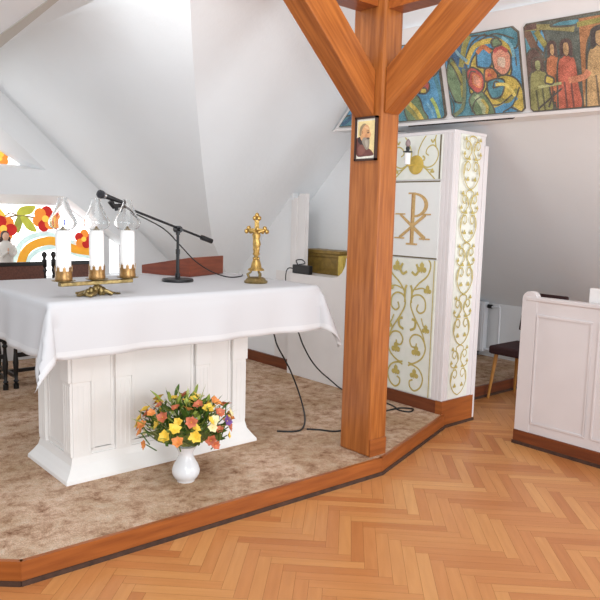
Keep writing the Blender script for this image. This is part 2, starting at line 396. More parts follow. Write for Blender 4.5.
def artL(a):
    # (X,z): arches of amber and pale aqua, a branch of flowers
    arc = [(2.18, 0.9), (2.38, 0.98), (2.46, 1.14), (2.56, 1.22), (2.72, 1.255), (2.86, 1.21), (2.98, 1.165), (3.2, 1.13)]
    a.line([(x-0.045, y+0.07) for x, y in arc], 0.055, WC); a.line([(x+0.04, y-0.06) for x, y in arc[1:]], 0.05, WC)
    a.line(arc, 0.085, WAM)
    a.line([(1.5, 1.05), (1.8, 1.2), (2.1, 1.0)], 0.085, WAM)
    br = [(2.08, 1.36), (2.24, 1.44), (2.33, 1.49), (2.43, 1.50), (2.62, 1.475)]
    a.line(br, 0.018, WBR); a.line([(2.24, 1.45), (2.32, 1.525), (2.40, 1.50)], 0.014, WBR)
    wleaf(a, 2.39, 1.51, 2.57, 1.60, .25, WG); wleaf(a, 2.40, 1.50, 2.40, 1.33, .25, WGD); wleaf(a, 2.42, 1.49, 2.58, 1.35, .22, WG); wleaf(a, 2.28, 1.50, 2.12, 1.60, .2, WY)
    flower(a, 2.665, 1.475, 0.115, [WO, WR, WO, WO, WR, WO], 0.3); flower(a, 2.255, 1.375, 0.115, [WO, WR, WR, WO, WO, WR], 0.9)
    flower(a, 3.06, 1.27, 0.09, [WR, WO, WR, WO, WR], 0.2)
    a.disc((2.84, 1.36), 0.022, WB); a.disc((2.87, 1.44), 0.02, WB)
def artU(a):
    flower(a, 2.245, 2.04, 0.075, [WO, WY, WO, WR, WO, WO], 0.5); flower(a, 2.0, 2.15, 0.1, [WO, WR, WO, WY, WO], 0.5); wleaf(a, 2.05, 2.2, 1.8, 2.35, .2, WG)
w1 = window('window_1', inL, artL); MB().prism([(3.16, GY+0.14, 0.90), (3.335, GY+0.14, 0.90), (3.335, GY+0.14, 1.285), (3.16, GY+0.14, 1.405)], (0, 0.04, 0)).build('mullion', WFRAME, w1); window('window_2', inU, artU)
# side wall behind the altar, up to the roof slope
mb = MB(); mb.prism([(4.22, 4.98, PZ), (4.22, GY, PZ), (4.22, GY, 0.80), (4.22, (6.60-0.80)/0.968, 0.80), (4.22, 4.98, slope_y(4.98))], (0.06, 0, 0)); struct(mb.build('wall_right', WALL))
# niche back wall behind the low wall
mb = MB(); mb.prism([(4.50, 3.88, PZ), (4.50, 5.3, PZ), (4.50, 5.3, slope_y(5.3)), (4.50, 4.44, slope_y(4.44)), (4.50, 3.88, 2.29)], (0.05, 0, 0)); struct(mb.build('wall_niche', WALL))
mb = MB(); mb.box((4.285, 5.22, PZ), (4.495, 5.28, slope_y(5.28)+.02)); struct(mb.build('wall_niche_end', WALL))
# dormer slope (left) and main slope (middle)
K = [(2.21, 3.45, 3.26), (2.39, 3.844, 2.879), (2.598, 4.135, 2.597), (2.863, 4.483, 2.26), (3.107, 4.794, 1.959), (3.447, 5.215, 1.551), (3.641, 5.446, 1.328), (4.021, 5.776, 1.009), (4.30, 5.99, 0.80)]
rows = []
for i, (x, y, z) in enumerate(K):
    z = slope_y(y); zz = min(z, 2.875)
    gx = (4.655-zz)/0.9103
    row = []
    for t in range(9):
        s_ = t/8; yy = GY+0.01*(1-s_)+(y-GY)*s_
        bl = max(0.0, (s_-0.55)/0.45)**2
        row.append(Vector((gx+(x-gx)*bl, yy, zz+(z-zz)*bl)))
    rows.append(row)
mb = MB(); vs_ = [v for r in rows for v in r]
mb.add(vs_, [(i*9+j, i*9+j+1, (i+1)*9+j+1, (i+1)*9+j) for i in range(len(rows)-1) for j in range(8)])
struct(mb.build('ceiling_dormer_slope', CEIL, smooth=40))
kl = [(x, y, slope_y(y)) for x, y, z in K]
pl = [(1.9, 3.0, slope_y(3.0))]+kl+[(4.30, 5.35, slope_y(5.35)), (4.6, 5.35, slope_y(5.35)), (4.6, 3.0, slope_y(3.0))]
mb = MB(); P = [Vector(p) for p in pl]; mb.add(P, [tuple(t) for t in tessellate_polygon([[Vector((p.x, p.y, 0)) for p in P]])])
struct(mb.build('ceiling_main_slope', CEIL))
mb = MB(); mb.add([(0.1, 3.0, 2.874), (1.966, 3.0, 2.874), (1.966, GY, 2.874), (0.1, GY, 2.874)], [(0, 1, 2, 3)]); struct(mb.build('ceiling_flat', CEIL))
mb = MB(); mb.prism([(1.365, 3.0, 2.60), (1.777, 6.8, 2.60), (1.607, 6.8, 2.60), (1.346, 3.0, 2.60)], (0, 0, 0.26)); struct(mb.build('trim_ceiling', TAUPE))
mb = MB(); mb.add([(-0.4, 3.0, 2.605), (1.35, 3.0, 2.605), (1.612, 6.8, 2.605), (-0.4, 6.8, 2.605)], [(0, 1, 2, 3)]); struct(mb.build('ceiling_near', CEIL))
# picture band, wall above it and the eaves slope and knee wall on the right
b0 = Vector((4.182, 4.40, 2.30)); b1 = Vector((4.7146, -0.80, 2.30)); bt = (b1-b0).normalized(); bn = Vector((-1, 0, 0)); bn = (bn-bt*bn.dot(bt)).normalized()
TILT = math.radians(20)          # the band leans into the room with the roof
BV = Vector((0, 0, math.cos(TILT)))+bn*math.sin(TILT); BN = bn*math.cos(TILT)-Vector((0, 0, math.sin(TILT)))
ZB, ZT = 2.30, 3.0
def bp(d, z, h=0): return b0+bt*d+BV*(z-2.30)+BN*h
L_ = (b1-b0).length
yl = lambda z: (6.60-z)/0.968
dl = 0.70*0.482/0.411
mb = MB(); mb.prism([bp(-0.02, ZB, 0), bp(L_, ZB, 0), bp(L_, ZT, 0), bp(dl, ZT, 0)], -BN*0.08); struct(mb.build('wall_picture_band', TRIMW))
mb = MB(); q0, q1 = bp(dl-0.3, ZT+0.001, -0.03), bp(L_, ZT+0.001, -0.03)
mb.add([q0, q1, q1+Vector((-0.75, 0, 0.9)), q0+Vector((-0.75, 0, 0.9))], [(0, 1, 2, 3)]); struct(mb.build('ceiling_upper_slope', CEIL))
mb = MB(); mb.prism([bp(-0.02, ZB, 0.022), bp(L_, ZB, 0.022), bp(L_, ZB+0.022, 0.022), bp(0.02, ZB+0.022, 0.022)], -BN*0.02); struct(mb.build('trim_picture_band', TRIMW))
mb = MB(); mb.add([(4.60, -0.8, 2.30), (6.45, -0.8, 0.69), (6.45, 4.9, 0.69), (4.60, 4.9, 2.30)], [(0, 1, 2, 3)])
mb.add([(4.16, 4.42, 2.301), (4.69, -0.8, 2.301), (4.75, -0.8, 2.301), (4.64, 4.42, 2.301)], [(0, 1, 2, 3)])
o = mb.build('ceiling_eaves_slope', CEIL); struct(o)
mb = MB(); mb.box((6.45, -0.8, 0.0), (6.52, 5.0, 0.70)); struct(mb.build('wall_eaves', WALL))
mb = MB(); mb.box((4.60, 4.90, PZ), (6.52, 4.98, 2.3)); struct(mb.build('wall_eaves_end', WALL))
GAPSHADE = mat('shadow_gap_dark', (52, 44, 40), 0.7)  # dark colour for a strip that paints in the shade under the band
mb = MB(); mb.prism([bp(0.75, ZB-.014, 0.005), bp(1.62, ZB-.014, 0.005), bp(1.62, ZB, 0.005), bp(0.75, ZB, 0.005)], -BN*0.03); struct(mb.build('trim_shadow_gap', GAPSHADE))
# low wall with up-swept end, in front of the niche
pr_ = [(4.13, 4.90, PZ), (4.13, 4.90, 1.05), (4.13, 4.32, 1.05)]+[(4.13, 4.32-0.16*math.sin(a), 1.05+0.18*(1-math.cos(a))) for a in (0.4, 0.8, 1.2, 1.57)]+[(4.13, 3.88, 1.23), (4.13, 3.88, PZ)]
mb = MB(); mb.prism(pr_, (0.088, 0, 0)); mb.box((4.218, 3.88, PZ), (4.499, 5.2, 1.05)); struct(mb.build('wall_low', TRIMW))
mb = MB(); mb.box((4.195, 4.905, PZ), (4.22, GY, PZ+0.10)); struct(mb.build('baseboard_right', SKIRT))
# fluted trim column standing on the low wall
mb = MB()
for i, (y0, y1, x0) in enumerate(((4.755, 4.845, 4.185), (4.845, 4.885, 4.20), (4.885, 4.935, 4.19), (4.935, 4.985, 4.21))):
    z0_ = 1.05 if y1 < 4.84 else PZ
    mb.prism([(x0, y0, z0_), (x0, y1, z0_), (x0, y1, 1.775-0.02*i), (x0, y0, 1.775-0.02*i)], (4.225-x0, 0, 0))
struct(mb.build('trim_column', TRIMW))

# ------------------------------------------------------------------ timber post with braces
post = thing('timber_post', 'tall varnished wooden post with two rising braces at the platform edge', 'post', (3.15, 2.97, PZ))
def rel(o): return Vector(o.location)
def part(mb, name, m, root, **k):
    """mesh given in world metres, stored relative to its root"""
    inv = Matrix.Translation(-rel(root)); mb.v = [tuple(inv @ Vector(v)) for v in mb.v]; return mb.build(name, m, root, **k)
mb = MB(); mb.box((3.07, 2.84, PZ), (3.225, 3.095, 3.2)); part(mb, 'shaft', WOOD, post, bevel=0.012)
mb = MB(); mb.box((3.075, 2.832, PZ), (3.22, 2.839, PZ+0.11)); part(mb, 'foot_board', RISER, post, bevel=0.002)
def brace(p0, d, width, back, slope, thick, ztop):
    """side profile cut plumb at the post and level under the beam; p0 on the centre line, d the horizontal direction"""
    d = Vector(d); p0 = Vector(p0); s_ = d.cross(Vector((0, 0, 1))); off = thick/2*math.sqrt(1+slope*slope)
    P = lambda a, z: Vector((p0.x, p0.y, 0))+d*a-s_*width/2+Vector((0, 0, z))
    lo = lambda a: p0.z+slope*a-off
    hi = lambda a: p0.z+slope*a+off
    pts = [P(-back, lo(-back)), P((ztop-p0.z+off)/slope, ztop), P((ztop-p0.z-off)/slope, ztop), P(-back, hi(-back))]
    mb = MB(); mb.prism(pts, s_*width); return mb
part(brace((3.02, 2.975, 2.345), (-1, 0, 0), 0.16, 0.048, 0.97, 0.19, 2.792), 'brace', WOODL, post, bevel=0.01)
part(brace((3.15, 2.80, 2.345), (0, -1, 0), 0.13, 0.038, 0.80, 0.20, 2.772), 'brace', WOODR, post, bevel=0.01)
mb = MB(); mb.box((0.9, 2.90, 2.795), (3.066, 3.05, 3.05)); struct(mb.build('trim_beam_left', WOODX))
mb = MB(); mb.box((3.09, 0.4, 2.775), (3.22, 2.836, 3.05)); struct(mb.build('trim_beam_right', WOODX))
# portrait on the post
pic = thing('framed_portrait', 'small dark framed portrait of a bearded man in brown hung on the wooden post', 'picture', (3.068, 2.95, 2.05))
y0, y1, z0, z1 = 2.862, 3.038, 1.920, 2.176
mb = MB(); fw_ = 0.012
for a, b in (((y0, z0), (y1, z0+fw_)), ((y0, z1-fw_), (y1, z1)), ((y0, z0), (y0+fw_, z1)), ((y1-fw_, z0), (y1, z1))): mb.box((3.05, a[0], a[1]), (3.069, b[0], b[1]))
part(mb, 'frame', mat('dark_frame', (58, 34, 26), 0.4), pic)
a = Art((3.0595, y1-fw_, z0+fw_), (0, -1, 0), (0, 0, 1), (-1, 0, 0)); pw, ph = y1-y0-2*fw_, z1-z0-2*fw_
a.clip = [(0, 0), (pw, 0), (pw, ph), (0, ph)]
def Q(l): return [(x*pw, y*ph) for x, y in l]
cm = lambda n, c: mat(n, c, 0.5, noise=0.12, nscale=60)
a.poly(Q([(0, 0), (1, 0), (1, 1), (0, 1)]), cm('print_white', (236, 230, 214)))
a.poly(Q([(.04, .09), (.96, .09), (.96, .95), (.04, .95)]), cm('print_yellow', (232, 208, 150)))
a.blob(Q([(.02, .09), (.0, .5), (.12, .54), (.3, .45), (.55, .3), (.8, .2), (.92, .08), (.5, .06)]), cm('print_robe', (112, 68, 62)))
a.blob(Q([(.05, .46), (.14, .56), (.3, .45), (.5, .27), (.3, .32)]), cm('print_hood', (60, 42, 44)))
a.blob(Q([(.18, .55), (.2, .75), (.32, .85), (.5, .86), (.64, .8), (.7, .68), (.76, .6), (.7, .5), (.6, .36), (.35, .42)]), cm('print_skin', (214, 160, 112)))
a.blob(Q([(.14, .6), (.16, .78), (.32, .88), (.48, .87), (.34, .8), (.26, .7), (.24, .6)]), cm('print_hair', (150, 128, 96)))
a.blob(Q([(.28, .45), (.4, .54), (.62, .5), (.7, .46), (.68, .28), (.55, .22), (.42, .3)]), cm('print_beard', (150, 138, 124)))
a.blob(Q([(.52, .52), (.64, .53), (.7, .49), (.6, .48)]), cm('print_moustache', (96, 76, 64)))
a.blob(Q([(.54, .655), (.66, .66), (.66, .635), (.56, .635)]), cm('print_eye', (72, 46, 36)))
a.blob(Q([(.30, .62), (.27, .68), (.31, .71), (.35, .66)]), cm('print_ear', (186, 128, 88)))
a.blob(Q([(.40, .80), (.55, .80), (.64, .74), (.52, .75)]), cm('print_forehead_light', (228, 184, 140)))
a.blob(Q([(.50, .69), (.60, .705), (.68, .69), (.60, .68)]), cm('print_brow', (120, 88, 66)))
a.blob(Q([(.44, .60), (.56, .62), (.58, .55), (.46, .53)]), cm('print_cheek', (198, 138, 98)))
a.blob(Q([(.46, .44), (.58, .46), (.62, .34), (.54, .28)]), cm('print_beard_light', (176, 164, 148)))
a.blob(Q([(.10, .30), (.30, .36), (.48, .24), (.40, .12), (.14, .12)]), cm('print_robe_light', (132, 84, 74)))
o = a.build('print', pic); o.location = -rel(pic)
# ------------------------------------------------------------------ mosaic pictures
DK = (78, 74, 58)
def picture(label, d0, d1, zb, zt, poly, art, group='mosaic pictures on the high band'):
    root = thing('mosaic_picture', label, 'picture', bp((d0+d1)/2, (zb+zt)/2, 0), 0, group)
    w, h = d1-d0, zt-zb; inv = -rel(root)
    pts = poly if poly else [(0.02, 0), (w-.02, 0), (w, .02), (w, h-.04), (w-.04, h), (0.02, h), (0, h-.02), (0, .02)]
    mb = MB(); mb.prism([bp(d0+x, zb+y, 0.018)+inv for x, y in pts], -BN*0.018); mb.build('backing', mosaic((84, 74, 52)), root)
    a = Art(bp(d0, zb, 0.0185)+inv, bt, BV, BN)
    a.clip = [(w/2+(x-w/2)*0.975, h/2+(y-h/2)*0.975) for x, y in pts]
    a.w, a.h_ = w, h; art(a); a.build('mosaic', root); return root
def S(a, l): return [(x*a.w, y*a.h_) for x, y in l]
def bl(a, l, c, o=DK, ow=0.012):
    p = S(a, l); a.blob(p, mosaic(c)); a.line(p+[p[0]], ow, mosaic(o), 6)
def ln(a, l, w, c): a.line(S(a, l), w, mosaic(c))
BLU, TEAL, NAVY, OLV, YEL, ORG, RED, PNK, GRN = (74, 146, 184), (70, 136, 150), (44, 92, 128), (150, 142, 60), (206, 180, 72), (206, 120, 62), (182, 70, 58), (224, 150, 120), (104, 130, 88)
def art_fruit(a):
    a.poly(S(a, [(0, 0), (1, 0), (1, 1), (0, 1)]), mosaic(BLU))
    bl(a, [(.0, .55), (.25, .5), (.4, .25), (.38, 0), (0, 0)], TEAL)
    bl(a, [(.0, .98), (.1, .6), (.3, .55), (.26, .8), (.4, 1.0), (.2, 1.05)], NAVY)
    bl(a, [(.08, .2), (.0, .5), (.1, .75), (.22, .45), (.2, .2)], GRN); ln(a, [(.1, .7), (.2, .5), (.2, .25)], .03, OLV)
    bl(a, [(.25, .7), (.34, .95), (.7, .92), (.95, .75), (.97, .98), (.6, 1.02), (.3, 1.02)], TEAL); ln(a, [(.3, .65), (.45, .85), (.75, .86), (.92, .68)], .035, YEL)
    ln(a, [(.22, .62), (.3, .85), (.38, .98)], .04, OLV)
    bl(a, [(.3, .3), (.36, .65), (.55, .8), (.8, .7), (.88, .5), (.7, .25), (.45, .15)], YEL)
    bl(a, [(.78, .1), (.5, .0), (.48, .25), (.7, .45), (.9, .42), (1.0, .25), (1.0, 0)], YEL); ln(a, [(.6, .03), (.75, .08), (.9, .2)], .05, BLU); ln(a, [(.64, .2), (.8, .15), (.93, .28)], .03, OLV)
    bl(a, [(.35, .0), (.28, .2), (.42, .32), (.55, .18), (.6, 0)], GRN); ln(a, [(.38, .25), (.46, .12), (.48, 0)], .04, (176, 186, 140))
    bl(a, [(.3, .38), (.29, .55), (.38, .6), (.5, .5), (.5, .34), (.4, .28)], RED); bl(a, [(.36, .4), (.38, .52), (.47, .45), (.45, .35)], PNK, ORG)
    bl(a, [(.44, .6), (.46, .76), (.58, .8), (.66, .7), (.6, .57)], BLU); ln(a, [(.46, .76), (.55, .82), (.64, .75)], .03, ORG)
    bl(a, [(.66, .55), (.65, .72), (.75, .8), (.88, .7), (.86, .52), (.76, .46)], PNK); bl(a, [(.7, .58), (.72, .68), (.82, .66), (.8, .54)], (232, 196, 170), PNK); ln(a, [(.68, .74), (.76, .79), (.85, .73)], .025, RED)
    bl(a, [(.68, .8), (.66, .87), (.73, .9), (.79, .82)], GRN)
    bl(a, [(.52, .42), (.54, .55), (.64, .56), (.7, .46), (.62, .38)], ORG); bl(a, [(.55, .45), (.58, .52), (.64, .47)], RED, ORG)
    bl(a, [(.55, .3), (.56, .4), (.7, .43), (.78, .38), (.72, .22), (.6, .2)], TEAL); bl(a, [(.62, .32), (.66, .4), (.73, .35)], BLU)
    for l in ([(.02, .75), (.12, .62), (.2, .4)], [(.5, .9), (.72, .95), (.95, .86)], [(.3, .72), (.42, .9), (.6, .97)], [(.72, .02), (.86, .1), (.96, .3)], [(.88, .8), (.94, .7), (.95, .55)], [(.3, .05), (.36, .18), (.46, .24)], [(.58, .12), (.7, .12), (.86, .22)], [(.31, .45), (.35, .55), (.42, .54)], [(.02, .3), (.06, .15), (.02, .02)]  ): ln(a, l, .009, DK)
    for l, c in (([(.12, .97), (.2, .8), (.32, .68)], (120, 160, 170)), ([(.8, .9), (.9, .8), (.93, .65)], (120, 180, 196)), ([(.66, .36), (.8, .34), (.9, .2)], (222, 200, 100)), ([(.46, .2), (.52, .1), (.5, .02)], (190, 170, 80))): ln(a, l, .022, c)
    ln(a, [(.05, .03), (.18, .12), (.24, .35), (.26, .6)], .028, (110, 120, 80))
def art_left(a):
    a.poly(S(a, [(0, 0), (1, 0), (1, 1), (0, 1)]), mosaic(BLU))
    bl(a, [(0, 0), (.06, .12), (.16, .16), (.22, .08), (.24, 0)], TEAL); ln(a, [(.04, .03), (.14, .12), (.24, .3)], .03, NAVY)
    bl(a, [(.62, 0), (.66, .22), (.74, .36), (.80, .30), (.82, .14), (.84, 0)], GRN); bl(a, [(.52, 0), (.56, .25), (.64, .3), (.66, .1), (.66, 0)], TEAL)
    ln(a, [(.80, 0), (.76, .14), (.70, .26)], .035, YEL); ln(a, [(.77, 0), (.73, .1), (.68, .2)], .03, OLV)
    bl(a, [(.80, .36), (.79, .48), (.85, .54), (.90, .46), (.87, .36)], RED); bl(a, [(.81, .36), (.83, .42), (.87, .41), (.86, .35)], YEL)
    ln(a, [(.945, 0), (.93, .16), (.90, .28)], .03, (176, 196, 100)); ln(a, [(.98, 0), (.975, .35), (.93, .7)], .03, TEAL); ln(a, [(.90, .02), (.89, .12), (.86, .22)], .02, (120, 176, 200))
    bl(a, [(.86, .62), (.90, .78), (.98, .9), (1, .98), (1, .7), (.95, .56)], TEAL); ln(a, [(.7, .6), (.8, .8), (.92, .98)], .04, OLV)
def figure(a, x, base, top, w, robe, hair=(76, 46, 36), face=(190, 150, 100)):
    hh = (top-base)
    bl(a, [(x-w, base), (x-w*.9, base+hh*.35), (x-w*.7, top-hh*.30), (x, top-hh*.22), (x+w*.7, top-hh*.30), (x+w*.9, base+hh*.35), (x+w, base)], robe, ow=0.012)
    bl(a, [(x-w*.5, top-hh*.27), (x-w*.5, top-hh*.06), (x, top), (x+w*.5, top-hh*.06), (x+w*.5, top-hh*.27), (x, top-hh*.22)], hair, ow=0.006)
    bl(a, [(x-w*.24, top-hh*.2), (x-w*.2, top-hh*.07), (x+w*.2, top-hh*.07), (x+w*.24, top-hh*.2), (x, top-hh*.25)], face, hair, 0.005)
    ln(a, [(x-w*.2, base+hh*.02), (x-w*.3, base+hh*.4)], .012, tuple(int(c*.6) for c in robe)); ln(a, [(x+w*.35, base+hh*.02), (x+w*.25, base+hh*.45)], .012, tuple(int(c*.6) for c in robe))
def art_scene(a):
    a.poly(S(a, [(0, 0), (1, 0), (1, 1), (0, 1)]), mosaic((84, 92, 80)))
    bl(a, [(0, .6), (0, .95), (.12, .93), (.22, .7), (.2, .5)], TEAL); bl(a, [(.13, .75), (.2, .92), (.25, .75), (.25, .6)], BLU)
    ln(a, [(.03, .93), (.1, .75), (.18, .55)], .05, (110, 76, 50)); ln(a, [(.14, .9), (.22, .75), (.3, .62)], .035, OLV); ln(a, [(.02, .95), (.25, .93), (.55, .86)], .035, (150, 140, 80)); ln(a, [(0, .97), (.15, .97)], .05, (92, 58, 44))
    bl(a, [(.4, .97), (.3, .93), (.55, .9), (.62, .96)], TEAL)
    a.poly(S(a, [(.6, 0), (.6, .96), (1.0, .96), (1.0, 0)]), mosaic((176, 116, 62))); ln(a, [(.58, .9), (1, .92)], .03, OLV)
    bl(a, [(.66, 0), (.66, .6), (.74, .8), (.9, .82), (1.0, .7), (1.0, 0)], (58, 78, 84))
    bl(a, [(0, .3), (0, .62), (.1, .72), (.18, .62), (.2, .4)], (92, 62, 48))
    bl(a, [(.2, .6), (.24, .72), (.34, .72), (.4, .62), (.3, .55)], (56, 84, 84))
    figure(a, .30, .1, .78, .1, (190, 112, 62)); figure(a, .45, .0, .78, .13, (190, 92, 62)); figure(a, .13, .0, .62, .13, (142, 140, 76), (84, 60, 44), (146, 150, 96))
    figure(a, .80, .0, .86, .17, (198, 160, 104), (56, 40, 34)); figure(a, .97, .0, .8, .12, (184, 112, 64))
    ln(a, [(.12, .28), (.38, .3)], .018, (180, 180, 120)); ln(a, [(.1, .03), (.38, .24)], .012, (60, 50, 40)); ln(a, [(.3, .22), (.22, .04)], .012, (60, 50, 40)); bl(a, [(.2, .32), (.22, .4), (.3, .36), (.28, .3)], YEL)
    ln(a, [(.46, .32), (.62, .34), (.68, .4)], .04, (206, 130, 90))
d1l, d1r = 0.06, 1.105
h_ = 0.56; w_ = d1r-d1l; sx = h_/0.853
picture('leftmost mosaic picture, cut slanted at its left end, partly behind the wooden post', d1l, d1r, 2.332, 2.332+h_, [(0.0, 0), (w_-.02, 0), (w_, .02), (w_, h_), (sx, h_)], art_left)
picture('square mosaic picture of round fruits and leaves in the middle of the high band', 1.151, 1.722, 2.332, 2.332+h_, None, art_fruit)
picture('rightmost mosaic picture showing standing robed figures', 1.760, 2.36, 2.327, 2.332+h_, None, art_scene)

# ------------------------------------------------------------------ altar
al = thing('altar', 'white panelled altar table standing on the mottled carpet under a white cloth', 'altar', (2.08, 3.82, PZ))
X0, X1, Y0, Y1 = 1.50, 2.645, 3.58, 4.02
mb = MB(); mb.box((X0, Y0, PZ+0.10), (X1, Y1, 1.06)); part(mb, 'body', ALTP, al)
# flared plinth
mb = MB()
lv = [(0.0, 0.058), (0.018, 0.056), (0.05, 0.032), (0.085, 0.010), (0.13, 0.0)]
vs_ = []; fs_ = []
for z, e in lv: vs_ += [(X0-.012-e, Y0-.012-e, PZ+z), (X1+.012+e, Y0-.012-e, PZ+z), (X1+.012+e, Y1+.012+e, PZ+z), (X0-.012-e, Y1+.012+e, PZ+z)]
for j in range(len(lv)-1): fs_ += [(j*4+i, j*4+(i+1) % 4, j*4+4+(i+1) % 4, j*4+4+i) for i in range(4)]
fs_ += [(3, 2, 1, 0), tuple(len(vs_)-4+i for i in range(4))]
mb.add(vs_, fs_); part(mb, 'plinth', ALTW, al)
def pil(xa, xb, ya, yb, axis):
    zt = 0.655
    mb = MB()
    if axis == 'y':
        mb.box((xa, ya, PZ+0.13), (xb, yb, zt)); n = 3; g = (xb-xa)/(2*n+1)
        for i in range(n+1): mb.box((xa+2*i*g, ya-.0025, PZ+0.15), (xa+(2*i+1)*g, ya, zt-.02))
        cap = MB(); cap.box((xa-.006, ya-.012, zt), (xb+.006, yb, 0.90))
    else:
        mb.box((xa, ya, PZ+0.13), (xb, yb, zt)); n = 3; g = (yb-ya)/(2*n+1)
        for i in range(n+1): mb.box((xa-.0025, ya+2*i*g, PZ+0.15), (xa, ya+(2*i+1)*g, zt-.02))
        cap = MB(); cap.box((xa-.012, ya-.006, zt), (xb, yb+.006, 0.90))
    p = part(mb, 'pilaster', ALTW, al, bevel=0.002); c = part(cap, 'capital', ALTW, al, bevel=0.004); c.parent = p
for xa, xb in ((1.492, 1.595), (1.745, 1.84), (2.275, 2.37), (2.550, 2.653)): pil(xa, xb, Y0-.018, Y0, 'y')
for ya, yb in ((3.568, 3.665), (3.93, 4.028)): pil(X0-.02, X0, ya, yb, 'x')
def pframe(p0, p1, fixed, axis, w=0.018, t=0.006):
    mb = MB(); (a0, z0_), (a1, z1_) = p0, p1
    for (a, b), (c, d) in (((a0, z0_), (a1, z0_+w)), ((a0, z1_-w), (a1, z1_)), ((a0, z0_+w), (a0+w, z1_-w)), ((a1-w, z0_+w), (a1, z1_-w))):
        if axis == 'y': mb.box((a, fixed-t, b), (c, fixed, d))
        else: mb.box((fixed-t, a, b), (fixed, c, d))
    part(mb, 'panel_moulding', ALTW, al, bevel=0.003)
for a_, b_ in ((1.605, 1.738), (1.85, 2.265), (2.38, 2.54)): pframe((a_, PZ+0.14), (b_, 0.99), Y0, 'y')
pframe((3.675, PZ+0.14), (3.92, 0.99), X0, 'x')
mb = MB(); mb.box((1.262, 3.232, 1.06), (2.93, 4.30, 1.142)); part(mb, 'table_slab', ALTW, al)

# tablecloth
def cloth():
    xa, xb, ya, yb, zt, dr = 1.245, 2.945, 3.215, 4.315, 1.15, 0.285
    n_in, n_out = 36, 14
    def axis(a, b): return [a-dr*(1-i/n_out) for i in range(n_out)]+[a+(b-a)*i/n_in for i in range(n_in+1)]+[b+dr*(i+1)/n_out for i in range(n_out)]
    xs, ys = axis(xa, xb), axis(ya, yb); V = []; 
    for y in ys:
        for x in xs:
            ox = min(0, x-xa)+max(0, x-xb); oy = min(0, y-ya)+max(0, y-yb)
            r = math.hypot(ox, oy); cx, cy = min(max(x, xa), xb), min(max(y, ya), yb)
            if r < 1e-6: V.append((x, y, zt)); continue
            ux, uy = ox/r, oy/r
            corner = min(abs(ox), abs(oy))/dr
            s_ = cx if abs(oy) > abs(ox) else cy
            flare = 0.022*(r/dr)**0.7+0.016*(r/dr)*math.sin(s_*9+1.3)+0.008*(r/dr)*math.sin(s_*21)+0.092*math.sqrt(max(0, 2*abs(ux*uy)))*(r/dr)
            rad = 0.014
            if r < rad*1.57: hz = rad*math.sin(r/rad); dz = rad*(1-math.cos(r/rad))
            else: hz = rad+flare*min(1, (r-rad*1.57)/0.05); dz = rad+(r-rad*1.57)*0.985
            V.append((cx+ux*hz, cy+uy*hz, zt-dz))
    nx = len(xs); ny = len(ys); mb = MB(); mb.v = V
    for j in range(ny-1):
        for i in range(nx-1):
            hem = i < 2 or j < 2 or i >= nx-3 or j >= ny-3
            mb.f.append((j*nx+i, j*nx+i+1, (j+1)*nx+i+1, (j+1)*nx+i)); mb.m.append(1 if hem else 0)
    o = mb.build('tablecloth', [CLOTH, HEM], smooth=70)
    s_ = o.modifiers.new('solid', 'SOLIDIFY'); s_.thickness = 0.0015; s_.offset = 1
    return tag(o, 'white cloth draped over the altar with hanging corners', 'tablecloth')
cloth()
TZ = 1.153

# ------------------------------------------------------------------ things on the altar
# candle stand
CZ = Vector((1.545, 3.36, TZ))
cs = thing('candle_stand', 'low brass bar stand with a leafy cast foot carrying three candles on the altar', 'candle holder', CZ)
ca = 0.10; cdv = Vector((math.cos(ca), math.sin(ca), 0))
rot = Matrix.Rotation(ca, 4, 'Z')
mb = MB(); mb.box((-0.205, -0.018, 0.056), (0.205, 0.018, 0.076), mx=rot); mb.build('bar', BRASS, cs, bevel=0.003)
mb = MB()
for i in range(14):
    t = i/13; x = -0.10+0.215*t; hgt = 0.042*math.exp(-((t-.45)/.28)**2)+0.008
    mb.ball(rot @ Vector((x, 0.012*math.sin(i*2.3), hgt*0.55)), 1, 8, 0, (0.016, 0.024-0.012*abs(t-.45), hgt*0.62))
for k, sgn in ((0, 1), (1, -1)):
    mb.tube([rot @ Vector(p) for p in ((0.0, 0, 0.03), (-0.03, sgn*0.035, 0.02), (-0.07, sgn*0.055, 0.008), (-0.09, sgn*0.05, 0.012))], [.012, .012, .010, .006], 8)
    mb.tube([rot @ Vector(p) for p in ((0.02, 0, 0.03), (0.04, sgn*0.035, 0.02), (0.06, sgn*0.05, 0.008))], [.012, .011, .007], 8)
mb.lathe([(0.014, 0.03), (0.018, 0.042), (0.012, 0.05), (0.016, 0.058)], (0, 0, 0), 12); mb.build('foot', BRASS, cs, smooth=60)
for s_ in (-1, 0, 1):
    mb = MB(); c = cdv*0.182*s_
    mb.lathe([(0.010, 0.074), (0.030, 0.078), (0.056, 0.084), (0.058, 0.087), (0.030, 0.087)], c, 28); mb.build('drip_tray', BRASS, cs, smooth=40)
